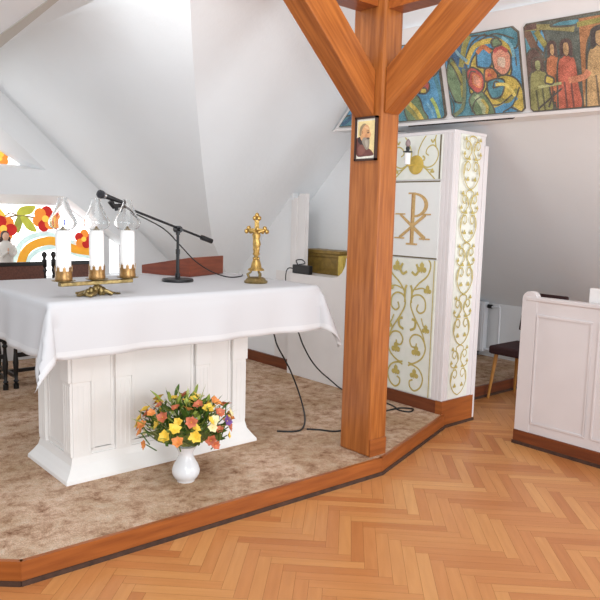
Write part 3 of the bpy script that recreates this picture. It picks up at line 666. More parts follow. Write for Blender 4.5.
def candle(s_, lab):
    c = CZ+cdv*0.182*s_+Vector((0, 0, 0.0875))
    t = thing('oil_candle', lab, 'candle', c, 0.3*s_, 'white candles on the brass stand')
    mb = MB(); mb.lathe([(0.0, 0.012), (0.036, 0.012), (0.0365, 0.03), (0.0365, 0.238), (0.032, 0.245), (0.0, 0.245)], n=28); mb.build('candle_tube', WAX, t, smooth=40)
    mb = MB(); mb.lathe([(0.0, 0.0), (0.041, 0.0), (0.043, 0.01), (0.040, 0.02), (0.0405, 0.042), (0.0405, 0.045), (0.037, 0.045), (0.037, 0.02), (0.0, 0.015)], n=28)
    for i in range(8):
        a_ = 2*PI*i/8
        mb.prism([(0.0395*math.cos(a_+d_), 0.0395*math.sin(a_+d_), 0.042+z_*0.9) for d_, z_ in ((-.25, 0), (-.16, .014), (-.2, .026), (-.08, .02), (0, .034), (.08, .02), (.2, .026), (.16, .014), (.25, 0))], (0.002*math.cos(a_), 0.002*math.sin(a_), 0))
    mb.build('brass_cup', GOLDCUP, t, smooth=40)
    mb = MB(); mb.lathe([(0.0, 0.241), (0.016, 0.243), (0.018, 0.251), (0.010, 0.255), (0.004, 0.265), (0.0, 0.267)], n=16); mb.build('burner', BRASS, t, smooth=40)
    prof = [(0.030, 0.246), (0.048, 0.252), (0.063, 0.266), (0.068, 0.282), (0.064, 0.300), (0.051, 0.322), (0.039, 0.346), (0.030, 0.368), (0.023, 0.388), (0.0215, 0.404)]
    mb = MB(); mb.lathe(prof+[(r-0.0026, z) for r, z in reversed(prof)], n=32)
    mb.f = [f for f in mb.f if len(f) == 4]; mb.m = [0]*len(mb.f)
    o = mb.build('glass_shade', GLASS, t, smooth=60); o['label'] = 'clear glass tulip shade'
candle(-1, 'leftmost white candle with clear tulip glass shade on the brass stand')
candle(0, 'middle white candle with clear tulip glass shade on the brass stand')
candle(1, 'rightmost white candle with glass shade, nearest to the microphone boom')
# crucifix
cx_ = thing('crucifix', 'golden standing crucifix with figure near the right end of the altar', 'crucifix', (2.675, 3.50, TZ), 0.0)
cx_.scale = (0.97, 0.97, 0.965)
mb = MB(); mb.lathe([(0.0, 0.0), (0.075, 0.0), (0.078, 0.012), (0.066, 0.02), (0.060, 0.03), (0.045, 0.038), (0.0, 0.04)], n=28); mb.build('base', BRASS, cx_, smooth=40)
for i in range(3):
    a_ = 2*PI*i/3+0.4; mb = MB(); mb.tube([(0.045*math.cos(a_), 0.045*math.sin(a_), 0.036), (0.055*math.cos(a_), 0.055*math.sin(a_), 0.055), (0.035*math.cos(a_), 0.035*math.sin(a_), 0.07), (0.03*math.cos(a_), 0.03*math.sin(a_), 0.09)], [.009, .010, .007, .008], 8); mb.build('claw_foot', BRASS, cx_, smooth=50)
mb = MB(); fr = Matrix.Rotation(-0.75, 4, 'Z')   # turned towards the room
mb.lathe([(0.055, 0.082), (0.05, 0.092), (0.036, 0.10), (0.03, 0.13), (0.022, 0.15), (0.0, 0.152)], n=20)
mb.box((-0.014, -0.008, 0.14), (0.014, 0.008, 0.41), mx=fr); mb.box((-0.045, -0.007, 0.325), (0.045, 0.007, 0.355), mx=fr)
for p in ((0, 0.425), (0.052, 0.34), (-0.052, 0.34)):
    for q in ((0, 0.016), (0.014, -0.004), (-0.014, -0.004)): mb.ball(fr @ Vector((p[0]+q[0], 0, p[1]+q[1])), 0.0165, 10, 0, (1, 0.7, 1))
for z_ in (0.16, 0.19, 0.22): mb.ball(fr @ Vector((0.012, -0.006, z_)), 0.012, 8); mb.ball(fr @ Vector((-0.012, -0.006, z_)), 0.012, 8)
mb.build('cross', GOLD, cx_, smooth=50)
mb = MB()
fp = lambda *l: [fr @ Vector(p) for p in l]
mb.tube(fp((0, -0.02, 0.215), (0.004, -0.024, 0.255), (0.0, -0.022, 0.285), (0.0, -0.02, 0.315), (0, -0.02, 0.335)), [.018, .027, .022, .028, .014], 10)
mb.tube(fp((0, -0.02, 0.325), (0.028, -0.017, 0.337), (0.05, -0.012, 0.345)), [.013, .011, .008], 8); mb.tube(fp((0, -0.02, 0.325), (-0.028, -0.017, 0.337), (-0.05, -0.012, 0.345)), [.013, .011, .008], 8)
mb.tube(fp((0.008, -0.022, 0.25), (0.010, -0.030, 0.215), (0.004, -0.018, 0.175)), [.016, .014, .010], 8); mb.tube(fp((-0.006, -0.022, 0.25), (-0.004, -0.030, 0.21), (-0.004, -0.018, 0.175)), [.016, .014, .010], 8)
mb.ball(fr @ Vector((0.006, -0.026, 0.352)), 0.015, 10, 0, (.9, .95, 1.15)); mb.build('corpus', GOLD, cx_, smooth=60)
# missal stand (wedge)
ms = thing('book_stand', 'reddish brown wooden wedge book stand on the altar behind the microphone base', 'book stand', (2.70, 4.05, TZ), 0.0)
P = [Vector((2.498, 4.00, TZ)), Vector((2.498+math.cos(0.35), 4.00+math.sin(0.35), TZ))]
e_ = (P[1]-P[0]).normalized(); nn = Vector((-e_.y, e_.x, 0)); 
def mpt(a_, b_, z): return P[0]+e_*a_+nn*b_+Vector((0, 0, z))-rel(ms)
wd = 0.385; ln_ = 0.42
mb = MB(); mb.prism([mpt(0, 0, 0), mpt(0, 0.02, 0), mpt(0, 0.02, 0.128), mpt(0, 0, 0.128)], e_*wd); mb.build('back_board', REDW, ms, bevel=0.002)
for k in (0, wd-0.018):
    mb = MB(); mb.prism([mpt(k, 0.02, 0), mpt(k, ln_, 0), mpt(k, ln_, 0.058), mpt(k, 0.02, 0.126)], e_*0.018); mb.build('side_board', REDW, ms)
mb = MB(); mb.prism([mpt(0.018, 0.02, 0.112), mpt(0.018, ln_, 0.044), mpt(0.018, ln_, 0.056), mpt(0.018, 0.02, 0.124)], e_*(wd-.036)); mb.build('book_rest', REDW, ms)
# microphone stand
st = thing('microphone_stand', 'black table microphone stand with round base and long angled boom on the altar', 'microphone stand', (2.285, 3.80, TZ))
mb = MB(); mb.lathe([(0.0, 0.0), (0.097, 0.0), (0.10, 0.006), (0.096, 0.016), (0.03, 0.022), (0.0, 0.022)], n=36); mb.build('base', BLACK, st, smooth=40)
mb = MB(); mb.lathe([(0.016, 0.02), (0.016, 0.05), (0.011, 0.052), (0.011, 0.17), (0.013, 0.17), (0.013, 0.20), (0.009, 0.202), (0.009, 0.30), (0.0, 0.30)], n=16); mb.build('pole', BLACKM, st, smooth=40)
bo0 = Vector((0.225, 0.0, 0.258)); bo1 = Vector((-0.40, 0.0, 0.468)); hub = Vector((0.0, 0, 0.325))
bd = (bo1-bo0).normalized()
mb = MB(); mb.tube([bo0+bd*0.02, bo1], 0.0075, 10); mb.build('boom', BLACKM, st, smooth=50)
mb = MB(); mb.tube([hub-Vector((0, .022, 0)), hub+Vector((0, .022, 0))], 0.022, 14); mb.tube([hub+Vector((0, -.045, 0)), hub+Vector((0, -.02, 0))], 0.012, 8); mb.tube([hub-Vector((0, 0, .035)), hub], 0.013, 10); mb.build('clamp', BLACK, st, smooth=50)
mb = MB(); mb.tube([bo0-bd*0.03, bo0+bd*0.055], 0.016, 12); mb.build('counterweight', BLACK, st, smooth=50)
cl_ = MB(); cl_.tube([bo1+Vector((0.02, 0, -.005)), bo1+Vector((-0.03, 0, -.012)), bo1+Vector((-0.05, 0, 0.018))], [.010, .016, .018], 10); cl_.tube([bo1+Vector((-0.01, 0, -.035)), bo1+Vector((-0.02, 0, 0.0))], .012, 8); cl_.build('microphone_clip', BLACK, st, smooth=50)
# microphone
mi_ = thing('microphone', 'black handheld microphone clipped at the end of the boom', 'microphone', Vector((2.285, 3.80, TZ))+bo1)
h0 = Vector((0.03, 0, 0.012)); h1 = Vector((-0.080, 0, 0.046)); dd = (h1-h0).normalized()
mb = MB(); mb.tube([h0, h0+dd*0.02, h1], [.010, .011, .0155], 14); mb.build('handle', BLACK, mi_, smooth=50)
mb = MB(); mb.tube([h1, h1+dd*0.012], 0.019, 16); mb.build('ring', SILV, mi_, smooth=50)
mb = MB(); mb.tube([h1+dd*0.012, h1+dd*0.022, h1+dd*0.04, h1+dd*0.05, h1+dd*0.054], [.019, .024, .024, .017, .006], 16); mb.build('grille', GREYM, mi_, smooth=60)
def wire(name, label, pts, r=0.0045, n=8):
    C = crom(pts, n); loc = C[0].copy(); mb = MB(); mb.tube([p for p in C], r, 8); o = mb.build(name, BLACK, smooth=60, loc=loc); return tag(o, label, 'cable')
wire('microphone_cable', 'thin black cable drooping from the microphone boom across the altar top', [(2.285-0.30, 3.825, TZ+0.425), (2.20, 3.835, TZ+0.33), (2.34, 3.85, TZ+0.215), (2.45, 3.86, TZ+0.12), (2.58, 3.86, TZ+0.045), (2.70, 3.84, TZ+0.006), (2.82, 3.86, TZ+0.005), (2.90, 3.95, TZ+0.006)], 0.004)
# ------------------------------------------------------------------ cabinet with painted panels
cb = thing('ornate_cabinet', 'tall white corner cabinet with gold scrolls and a gold Chi-Rho', 'cabinet', (4.39, 3.50, 0.0))
crel = -rel(cb); CX, CY, ZTOP = 4.20, 3.16, 2.225
zz = Vector((0, 0, 1)); sd = Vector((1, 0, 0)); sn = Vector((0, -1, 0)); c0 = Vector((CX, CY, 0))
def CB(mb): mb.v = [tuple(Vector(v)+crel) for v in mb.v]; return mb
CB(MB().box((CX, CY, 0.20), (4.585, 3.86, ZTOP))).build('body', CABW, cb, bevel=0.006)
CB(MB().box((CX-.008, CY+.05, PZ), (4.58, 3.86, 0.205))).build('skirting', SKIRT, cb)
CB(MB().box((CX-.008, CY-.014, 0.0), (4.585, CY+.049, 0.208))).build('side_skirting', RISER, cb)
CB(MB().box((CX-.008, CY-.022, 0.0), (4.60, CY-.014, 0.022))).build('floor_strip', DKSTRIP, cb)
mb = MB()
for yy in (CY, CY+.034, CY+.068): mb.box((CX-.003, yy, 0.21), (CX+.001, yy+0.026, 2.215))
CB(mb).build('corner_moulding', CABW, cb, bevel=0.002)
mb = MB()
for a_ in (0.004, 0.036): mb.box((CX+a_, CY-.003, 0.21), (CX+a_+.026, CY+.001, 2.215))
CB(mb).build('side_moulding', CABW, cb, bevel=0.002)
CB(MB().box((4.565, CY-.012, 0.02), (4.612, CY+.03, 2.14))).build('edge_strip', CABW, cb, bevel=0.005)
CB(MB().box((CX-.004, CY-.004, ZTOP-.02), (4.588, 3.86, ZTOP+.004))).build('cornice', CABW, cb, bevel=0.004)
# ornaments -------------------------------------------------
def spir(cx, cy, r0, r1, a0, a1, n=18):
    return [(cx+(r0+(r1-r0)*i/n)*math.cos(a0+(a1-a0)*i/n), cy+(r0+(r1-r0)*i/n)*math.sin(a0+(a1-a0)*i/n)) for i in range(n+1)]
def trefoil(a, x, y, s_, m, rot=PI/2):
    for k in (-1.9, 0, 1.9): a.disc((x+s_*.42*math.cos(rot+k), y+s_*.42*math.sin(rot+k)), s_*.36, m, n=10)
    a.blob([(x-s_*.15, y), (x, y+s_*1.0), (x+s_*.15, y), (x, y-s_*.6)], m, 3)
def mirror(fn, cx):
    fn(lambda x: cx+x); fn(lambda x: cx-x)
def scroll_panel(a, cx, hw, y0_, sy, w, m):
    """the tall double scroll; local half-width 1 -> hw, local y in units of sy from y0_"""
    def half(fx):
        T = lambda l: [(fx(x*hw), y0_+y*sy) for x, y in l]
        L = lambda l, ww=w: a.line(T(l), ww, m, 6)
        # bottom C
        L([(.12, .62), (.30, .66), (.62, .58), (.80, .36), (.70, .12), (.45, .0), (.25, .08), (.22, .22), (.36, .28)])
        # big upper scroll
        L([(.12, .70), (.35, .70), (.72, .88), (.86, 1.16), (.66, 1.42), (.34, 1.45), (.16, 1.30), (.24, 1.14), (.42, 1.14), (.46, 1.24)])
        L([(.86, 1.16), (.70, 1.50), (.30, 1.92), (.12, 2.2), (.20, 2.42), (.50, 2.48), (.74, 2.36), (.76, 2.12), (.56, 2.02), (.40, 2.10), (.46, 2.24)])
        L([(.15, 2.25), (.16, 2.5), (.42, 2.75), (.80, 2.98), (.92, 3.25), (.78, 3.42)])
        L([(.16, 2.4), (.14, 2.6), (.08, 2.7)], w*1.5); L([(.62, 1.9), (.72, 1.72), (.86, 1.6)], w*.8); L([(.28, 2.6), (.6, 2.66), (.84, 2.6)], w*.8)
        L([(.14, 1.55), (.34, 1.62), (.36, 1.80), (.20, 1.84)], w*1.5); L([(.10, 3.05), (.28, 2.98), (.4, 3.1), (.3, 3.25)], w*1.5)
        for x, y, r in ((.42, .42, .30), (.52, .85, .0), (.46, 1.02, .32), (.84, 1.62, .26), (.84, 2.62, .26), (.55, 3.15, .32)):
            if r: trefoil(a, fx(x*hw), y0_+y*sy, r*hw*.85, m)
    mirror(half, cx)
def ribbon_h(a, x0, x1, y, w, m): a.poly([(x0, y-w/2), (x1, y-w/2), (x1, y+w/2), (x0, y+w/2)], m)
def ribbon_v(a, x, y0_, y1_, w, m): a.poly([(x-w/2, y0_), (x+w/2, y0_), (x+w/2, y1_), (x-w/2, y1_)], m)
Yl, Yr = 3.785, 3.262      # left and right edge of the front panels (seen from the room)
PW = Yl-Yr
def front_panel(name, z0_, z1_, m):
    mb = MB(); mb.box((CX-.012, Yr, z0_), (CX+.001, Yl, z1_)); mb.v = [tuple(Vector(v)+crel) for v in mb.v]
    return mb.build(name, m, cb, bevel=0.001)
def art_on(panel, z0_):
    return Art(Vector((CX-.0122, Yl, z0_))+crel, (0, -1, 0), (0, 0, 1), (-1, 0, 0))
DARKL = mat('dark_gold_line', (104, 92, 60), 0.5)
p = front_panel('lower_panel', 0.215, 1.272, PANEL); a = art_on(p, 0.215); a.clip = [(0.004, 0.002), (PW-.002, 0.002), (PW-.002, 1.055), (0.004, 1.055)]
scroll_panel(a, 0.268, 0.222, 0.025, 0.305, 0.0135, ORN); ribbon_v(a, PW-0.012, 0, 1.055, .008, ORN); ribbon_v(a, .012, 0, 1.055, .008, ORN); o = a.build('ornament', cb); o.parent = p
p = front_panel('middle_panel', 1.280, 1.864, PANELM); a = art_on(p, 1.280)
ribbon_h(a, 0, PW, .004, .010, DARKL); o = a.build('border_line', cb); o.parent = p
a = art_on(p, 1.280); ribbon_h(a, 0, PW, .579, .010, DARKL); o = a.build('border_line', cb); o.parent = p
# chi-rho (raised letters)
def raised(a2, pts, m, th=0.003):
    mb.prism([a2.P(q_, 0.0002) for q_ in pts], a2.N*th, m)
a = art_on(p, 1.280); cxx = 0.275; mb = MB()
def strip(p_, q_, w0, w1, mi_=0, th=[0.0025]):
    th[0] += 0.0003
    t = Vector((q_[0]-p_[0], q_[1]-p_[1], 0)).normalized(); n_ = (-t.y, t.x)
    raised(a, [(p_[0]+n_[0]*w0/2, p_[1]+n_[1]*w0/2), (p_[0]-n_[0]*w0/2, p_[1]-n_[1]*w0/2), (q_[0]-n_[0]*w1/2, q_[1]-n_[1]*w1/2), (q_[0]+n_[0]*w1/2, q_[1]+n_[1]*w1/2)], mi_, th[0])
strip((cxx, 0.107), (cxx, 0.49), .036, .036); strip((cxx-.012, .107), (cxx-.012, .49), .006, .006, 1)
strip((cxx-.055, .104), (cxx+.055, .104), .014, .014); strip((cxx-.05, .492), (cxx+.02, .492), .012, .012)
strip((cxx-.125, .33), (cxx+.125, .15), .018, .030); strip((cxx-.125, .15), (cxx+.125, .33), .022, .022)
for sx_ in (-1, 1):
    strip((cxx+sx_*.125-.05, .333), (cxx+sx_*.125+.05, .333), .011, .011); strip((cxx+sx_*.125-.05, .147), (cxx+sx_*.125+.05, .147), .011, .011)
arc_o = [(cxx+.005+.14*math.sin(t)*1.0, .402+.094*math.cos(t)) for t in [PI*i/16 for i in range(17)]]
arc_i = [(cxx+.005+.105*math.sin(t), .402+.078*math.cos(t)) for t in [PI*i/16 for i in range(17)]]
for i in range(16): raised(a, [arc_o[i], arc_o[i+1], arc_i[i+1], arc_i[i]], 0)
mb.build('chi_rho', [CHI, CHIE], cb).parent = p
p = front_panel('upper_panel', 1.874, 2.20, PANEL); a = art_on(p, 1.874); a.clip = [(0.004, .002), (PW-.002, .002), (PW-.002, .324), (0.004, .324)]
def up_half(fx):
    L = lambda l, ww=.010: a.line([(fx(x*1.08), y*1.07) for x, y in l], ww, ORN, 6)
    L([(.20, -.01), (.12, .06), (.045, .12), (.03, .19), (.06, .26), (.10, .31)]); L([(.05, .115), (.11, .085), (.17, .10), (.205, .15), (.20, .20), (.16, .235), (.115, .22), (.10, .185), (.125, .165)])
    L([(.185, .22), (.175, .27), (.185, .31)]); L([(.08, .13), (.09, .15), (.07, .165)], .014); L([(.14, .275), (.155, .255), (.17, .275)], .013); L([(.06, .10), (.12, .07), (.17, .065)], .008); trefoil(a, fx(.175), .06, .026, ORN)
mirror(up_half, 0.268); ribbon_v(a, PW-.012, 0, .326, .012, DARKL); o = a.build('ornament', cb); o.parent = p
# narrow side panel
sp0 = c0+sd*0.068; SW = 0.24; SH = 1.99
mb = MB(); mb.prism([sp0+zz*0.215+crel, sp0+sd*SW+zz*0.215+crel, sp0+sd*SW+sn*.006+zz*0.215+crel, sp0+sn*.006+zz*0.215+crel], (0, 0, SH)); p = mb.build('side_panel', PANEL, cb)
a = Art(sp0+sn*.0062+zz*0.215+crel, sd, (0, 0, 1), sn); a.clip = [(0.002, .002), (SW-.002, .002), (SW-.002, SH-.002), (0.002, SH-.002)]
for k in range(5):
    y_ = 0.02+k*0.392
    def half(fx, y_=y_):
        T = lambda l: [(fx(x*.78), y_+y*1.02) for x, y in l]; L = lambda l, ww=.0085: a.line(T(l), ww, ORN, 5)
        L([(.0, .0), (.07, .03), (.125, .10), (.12, .17), (.06, .20), (.03, .165), (.06, .135), (.085, .155)]); L([(.125, .10), (.09, .20), (.02, .27), (.03, .32), (.09, .345), (.115, .31), (.08, .285), (.06, .31)])
        L([(.02, .27), (.06, .36), (.0, .385)]); L([(.07, .215), (.12, .225), (.14, .25)], .008)
        trefoil(a, fx(.046), y_+.075, .026, ORN); trefoil(a, fx(.10), y_+.26, .022, ORN); trefoil(a, fx(.04), y_+.225, .022, ORN); trefoil(a, fx(.09), y_+.365, .022, ORN)
    mirror(half, SW/2)
o = a.build('ornament', cb); o.parent = p
# sconce lamp on the cabinet
sc = thing('wall_sconce', 'small sconce with round gold disc and white candle tube on the cabinet', 'wall lamp', (4.187, 3.50, 1.985))
my = Matrix.Rotation(-PI/2, 4, 'Y')
mb = MB(); mb.lathe([(0.0, 0.0), (0.072, 0.0), (0.072, 0.004), (0.055, 0.010), (0.02, 0.014), (0.0, 0.014)], n=28, mx=my); mb.build('back_disc', GILT, sc, smooth=40)
mb = MB(); mb.tube([(-0.012, 0, 0.0), (-0.05, 0.01, -0.005), (-0.075, 0.02, -0.005), (-0.078, 0.022, 0.002)], .005, 8); mb.build('arm', GILT, sc, smooth=50)
mb = MB(); mb.lathe([(0.0, 0.0), (0.023, 0.0), (0.023, 0.085), (0.0, 0.087)], (-0.078, 0.022, 0), 18); mb.build('candle_tube', WAX, sc, smooth=40)
mb = MB(); mb.lathe([(0.012, 0.087), (0.036, 0.091), (0.036, 0.097), (0.012, 0.10), (0.016, 0.118), (0.012, 0.132), (0.0, 0.135)], (-0.078, 0.022, 0), 14); mb.build('socket', BLACK, sc, smooth=40)
mb = MB(); mb.lathe([(0.010, 0.128), (0.020, 0.148), (0.018, 0.168), (0.006, 0.186), (0.0, 0.19)], (-0.078, 0.022, 0), 14); mb.build('bulb', mat('smoky_bulb', (150, 128, 128), 0.15), sc, smooth=60)

# ------------------------------------------------------------------ niche contents
gs = thing('gilded_shrine', 'gilded box shrine standing in the niche on the low wall ledge', 'shrine', (4.42, 4.62, 1.05))
def R_(mb, root): mb.v = [tuple(Vector(v)-rel(root)) for v in mb.v]; return mb
mb = R_(MB().box((4.32, 4.44, 1.051), (4.49, 4.90, 1.21)), gs); mb.build('case', GILTD, gs)
mb = R_(MB().box((4.305, 4.42, 1.21), (4.49, 4.91, 1.24)).box((4.29, 4.40, 1.24), (4.49, 4.915, 1.27)), gs); mb.build('cornice', GILTD, gs, bevel=0.004)
mb = R_(MB().box((4.30, 4.37, 1.051), (4.36, 4.44, 1.235), ), gs); mb.build('side_pilaster', GILT, gs, bevel=0.012)
ad = thing('power_adapter', 'black power adapter box on the end of the low white wall', 'power adapter', (4.155, 4.75, 1.051))
mb = R_(MB().box((4.131, 4.63, 1.051), (4.178, 4.86, 1.13)), ad); mb.build('case', BLACK, ad, bevel=0.006)
mb = MB(); mb.tube(crom([(-0.03, 0.02, 0.075), (-0.045, 0.03, 0.12), (-0.03, -0.03, 0.13), (-0.02, -0.06, 0.10), (-0.04, 0.0, 0.085)], 8), .005, 8); mb.build('coiled_lead', BLACK, ad, smooth=60)
wire('adapter_cable', 'short black cable hanging from the adapter down the low wall', [(4.15, 4.862, 1.09), (4.125, 4.91, 1.09), (4.11, 4.925, 1.03), (4.115, 4.925, 0.90)], 0.005)
wire('floor_cable', 'black cable hanging under the cloth and curving over the carpet towards the post', [(2.88, 3.97, 1.055), (2.885, 3.97, 0.83), (3.08, 3.97, 0.79), (3.193, 3.97, 0.733), (3.244, 3.97, 0.615), (3.325, 3.97, 0.491), (3.388, 3.97, 0.39), (3.464, 3.97, 0.237), (3.454, 3.894, PZ+.012), (3.26, 3.65, PZ+.006), (3.103, 3.504, PZ+.006), (3.02, 3.50, PZ+.006), (2.935, 3.572, PZ+.006)], 0.006)
wire('floor_cable', 'black cable lying flat on the carpet behind the foot of the post', [(3.13, 3.485, PZ+.006), (3.19, 3.42, PZ+.006), (3.275, 3.322, PZ+.006), (3.5, 3.34, PZ+.006), (3.8, 3.45, PZ+.006), (4.02, 3.46, PZ+.006), (4.09, 3.44, PZ+.006), (4.13, 3.37, PZ+.006), (4.05, 3.34, PZ+.006), (4.02, 3.42, PZ+.006), (4.08, 3.55, PZ+.006), (4.10, 3.8, PZ+.006)], 0.006)
wire('hanging_cable', 'black cable hanging from the altar end to the low white wall', [(2.88, 4.2, 1.055), (2.885, 4.2, 0.84), (3.2, 4.2, 0.80), (3.5, 4.2, 0.745), (3.626, 4.2, 0.677), (3.706, 4.2, 0.529), (3.799, 4.2, 0.393), (3.904, 4.2, 0.286), (4.03, 4.2, 0.19), (4.10, 4.14, PZ+.01), (4.11, 4.02, PZ+.006)], 0.006)

# ------------------------------------------------------------------ vase and flowers
VX, VY = 1.985, 3.205
va = thing('vase', 'white porcelain vase on the carpet in front of the altar', 'vase', (VX, VY, PZ))
va.scale = (1.08, 1.08, 0.98)
prof = [(0.0, 0.0), (0.046, 0.0), (0.048, 0.012), (0.060, 0.022), (0.070, 0.045), (0.072, 0.065), (0.062, 0.095), (0.046, 0.125), (0.036, 0.15), (0.037, 0.168), (0.048, 0.192), (0.056, 0.205), (0.052, 0.205), (0.043, 0.19), (0.032, 0.165), (0.0, 0.16)]
mb = MB(); mb.lathe(prof, n=36); mb.build('body', PORC, va, smooth=60)
mb = MB(); mb.lathe([(0.0475, 0.012), (0.0495, 0.014), (0.0505, 0.018), (0.0515, 0.020)], n=36); mb.build('foot_line', mat('grey_blue_band', (150, 160, 178), 0.2), va, smooth=60)
bq = thing('flower_bouquet', 'bouquet of yellow and orange lilies with greenery in the white vase', 'flowers', (VX, VY, PZ+0.18))
bq.scale = (1.2, 1.2, 1.12)
mb = MB(); n = 40; vsn = []; fsn = []
for j, (r, z) in enumerate(((0.028, 0.02), (0.06, 0.045), (0.11, 0.07), (0.165, 0.085))):
    for i in range(n):
        a_ = 2*PI*i/n; rr = r*(1+0.10*math.sin(a_*7+j)+0.05*math.sin(a_*17)); vsn.append((rr*math.cos(a_), rr*math.sin(a_), z+0.012*math.sin(a_*9+j)*j/3))
for j in range(3): fsn += [(j*n+i, j*n+(i+1) % n, (j+1)*n+(i+1) % n, (j+1)*n+i) for i in range(n)]
mb.add(vsn, fsn); o = mb.build('netting_collar', NET, bq, smooth=60)
def dome(az, el, k=1.0):   # point on the bouquet's dome
    return Vector((0.20*k*math.cos(el)*math.cos(az), 0.20*k*math.cos(el)*math.sin(az), 0.105+0.165*k*math.sin(el)))
def petal_mesh(c, nrm, size, m, npet=6):
    mb = MB(); nrm = nrm.normalized(); t = nrm.orthogonal().normalized(); b = nrm.cross(t); r0 = random.random()*6
    for i in range(npet):
        a_ = r0+2*PI*i/npet; d = t*math.cos(a_)+b*math.sin(a_); s_ = nrm.cross(d); z = size*(1.0 if i % 2 else 0.88)
        base = c; tip = c+d*z*0.85+nrm*z*0.42; mid = c+d*z*0.5+nrm*z*0.38
        mb.add([base, mid+s_*z*.36, tip, mid-s_*z*.36, mid-nrm*z*.06+d*z*.02], [(0, 1, 4), (1, 2, 4), (2, 3, 4), (3, 0, 4)], 0)
    mb.ball(c+nrm*size*.2, size*.08, 6, 1)
    mb.tube([c-nrm*0.002, c-nrm*0.05+Vector((0, 0, -0.03))], .003, 5, 2)
    return mb.build('flower', [m, FLY, LEAFG], bq)
FLC = mat('petal_cream', (240, 228, 176), 0.5)
cl = [FLY, FLO, FLY, FLR, FLO, FLY, FLC]
k = 0
for el, cnt in ((-0.02, 20), (0.3, 20), (0.62, 17), (0.95, 11), (1.35, 5)):
    for i in range(cnt):
        az = 2*PI*(i+random.uniform(-.25, .25))/cnt+el*2
        p = dome(az+random.uniform(-.2, .2), el+random.uniform(-.16, .16), random.uniform(.84, 1.12)); nr = (p-Vector((0, 0, 0.06))).normalized()+Vector((random.uniform(-.6, .6), random.uniform(-.6, .6), random.uniform(-.2, .5)))
        petal_mesh(p, nr, random.uniform(.027, .040), random.choice(cl)); k += 1
petal_mesh(dome(-1.0, .35, 1.05), Vector((.3, -.8, .4)), .035, FLV)
def leaf(p, d, ln_, w, m, name='leaf'):
    d = d.normalized(); s_ = d.cross(Vector((0, 0, 1))); s_ = s_.normalized() if s_.length > 1e-3 else Vector((1, 0, 0)); nn = s_.cross(d)
    mb = MB(); vsl = []; fl = []; N_ = 5
    for i in range(N_+1):
        t = i/N_; ww = w*math.sin(PI*min(.98, .08+t*.9)); c = p+d*ln_*t-Vector((0, 0, 1))*ln_*.18*t*t
        vsl += [c-s_*ww/2, c+nn*ww*.12*-1, c+s_*ww/2]
    for i in range(N_): fl += [(i*3, i*3+1, i*3+4, i*3+3), (i*3+1, i*3+2, i*3+5, i*3+4)]
    mb.add(vsl, fl); mb.build(name, m, bq)
for i in range(70):
    az = random.uniform(0, 2*PI); el = random.uniform(-.12, 1.3); p = dome(az, el, random.uniform(.45, 1.0)); d = (p-Vector((0, 0, 0.02))).normalized()+Vector((random.uniform(-.4, .4), random.uniform(-.4, .4), random.uniform(-.2, .3)))
    leaf(p, d, random.uniform(.06, .10), random.uniform(.015, .026), LEAFG if random.random() < .68 else LEAFL)
mb = MB()
for i in range(420):
    az = random.uniform(0, 2*PI); el = random.uniform(-.35, 1.4); p = dome(az, el, random.uniform(.25, .92)); d = ((p-Vector((0, 0, 0.04))).normalized()+Vector((random.uniform(-.8, .8), random.uniform(-.8, .8), random.uniform(-.5, .6)))).normalized()
    s_ = d.cross(Vector((random.uniform(-1, 1), random.uniform(-1, 1), 1))).normalized(); l_ = random.uniform(.03, .06); w_2 = random.uniform(.007, .013)
    mb.add([p, p+d*l_*.5+s_*w_2, p+d*l_, p+d*l_*.5-s_*w_2], [(0, 1, 2, 3)], 0 if random.random() < .55 else (1 if random.random() < .75 else 2))
o = mb.build('foliage', [LEAFG, LEAFL, PALEG], bq); o['kind'] = 'stuff'
for i in range(34):
    az = random.uniform(0, 2*PI); el = random.choice((random.uniform(.9, 1.5), random.uniform(-.1, .5))); p = dome(az, el, .6); d = (p-Vector((0, 0, 0.03))).normalized()+Vector((random.uniform(-.25, .25), random.uniform(-.25, .25), .15))
    leaf(p, d, random.uniform(.11, .17), .005, LEAFL if i % 3 else PALEG, 'grass_blade')

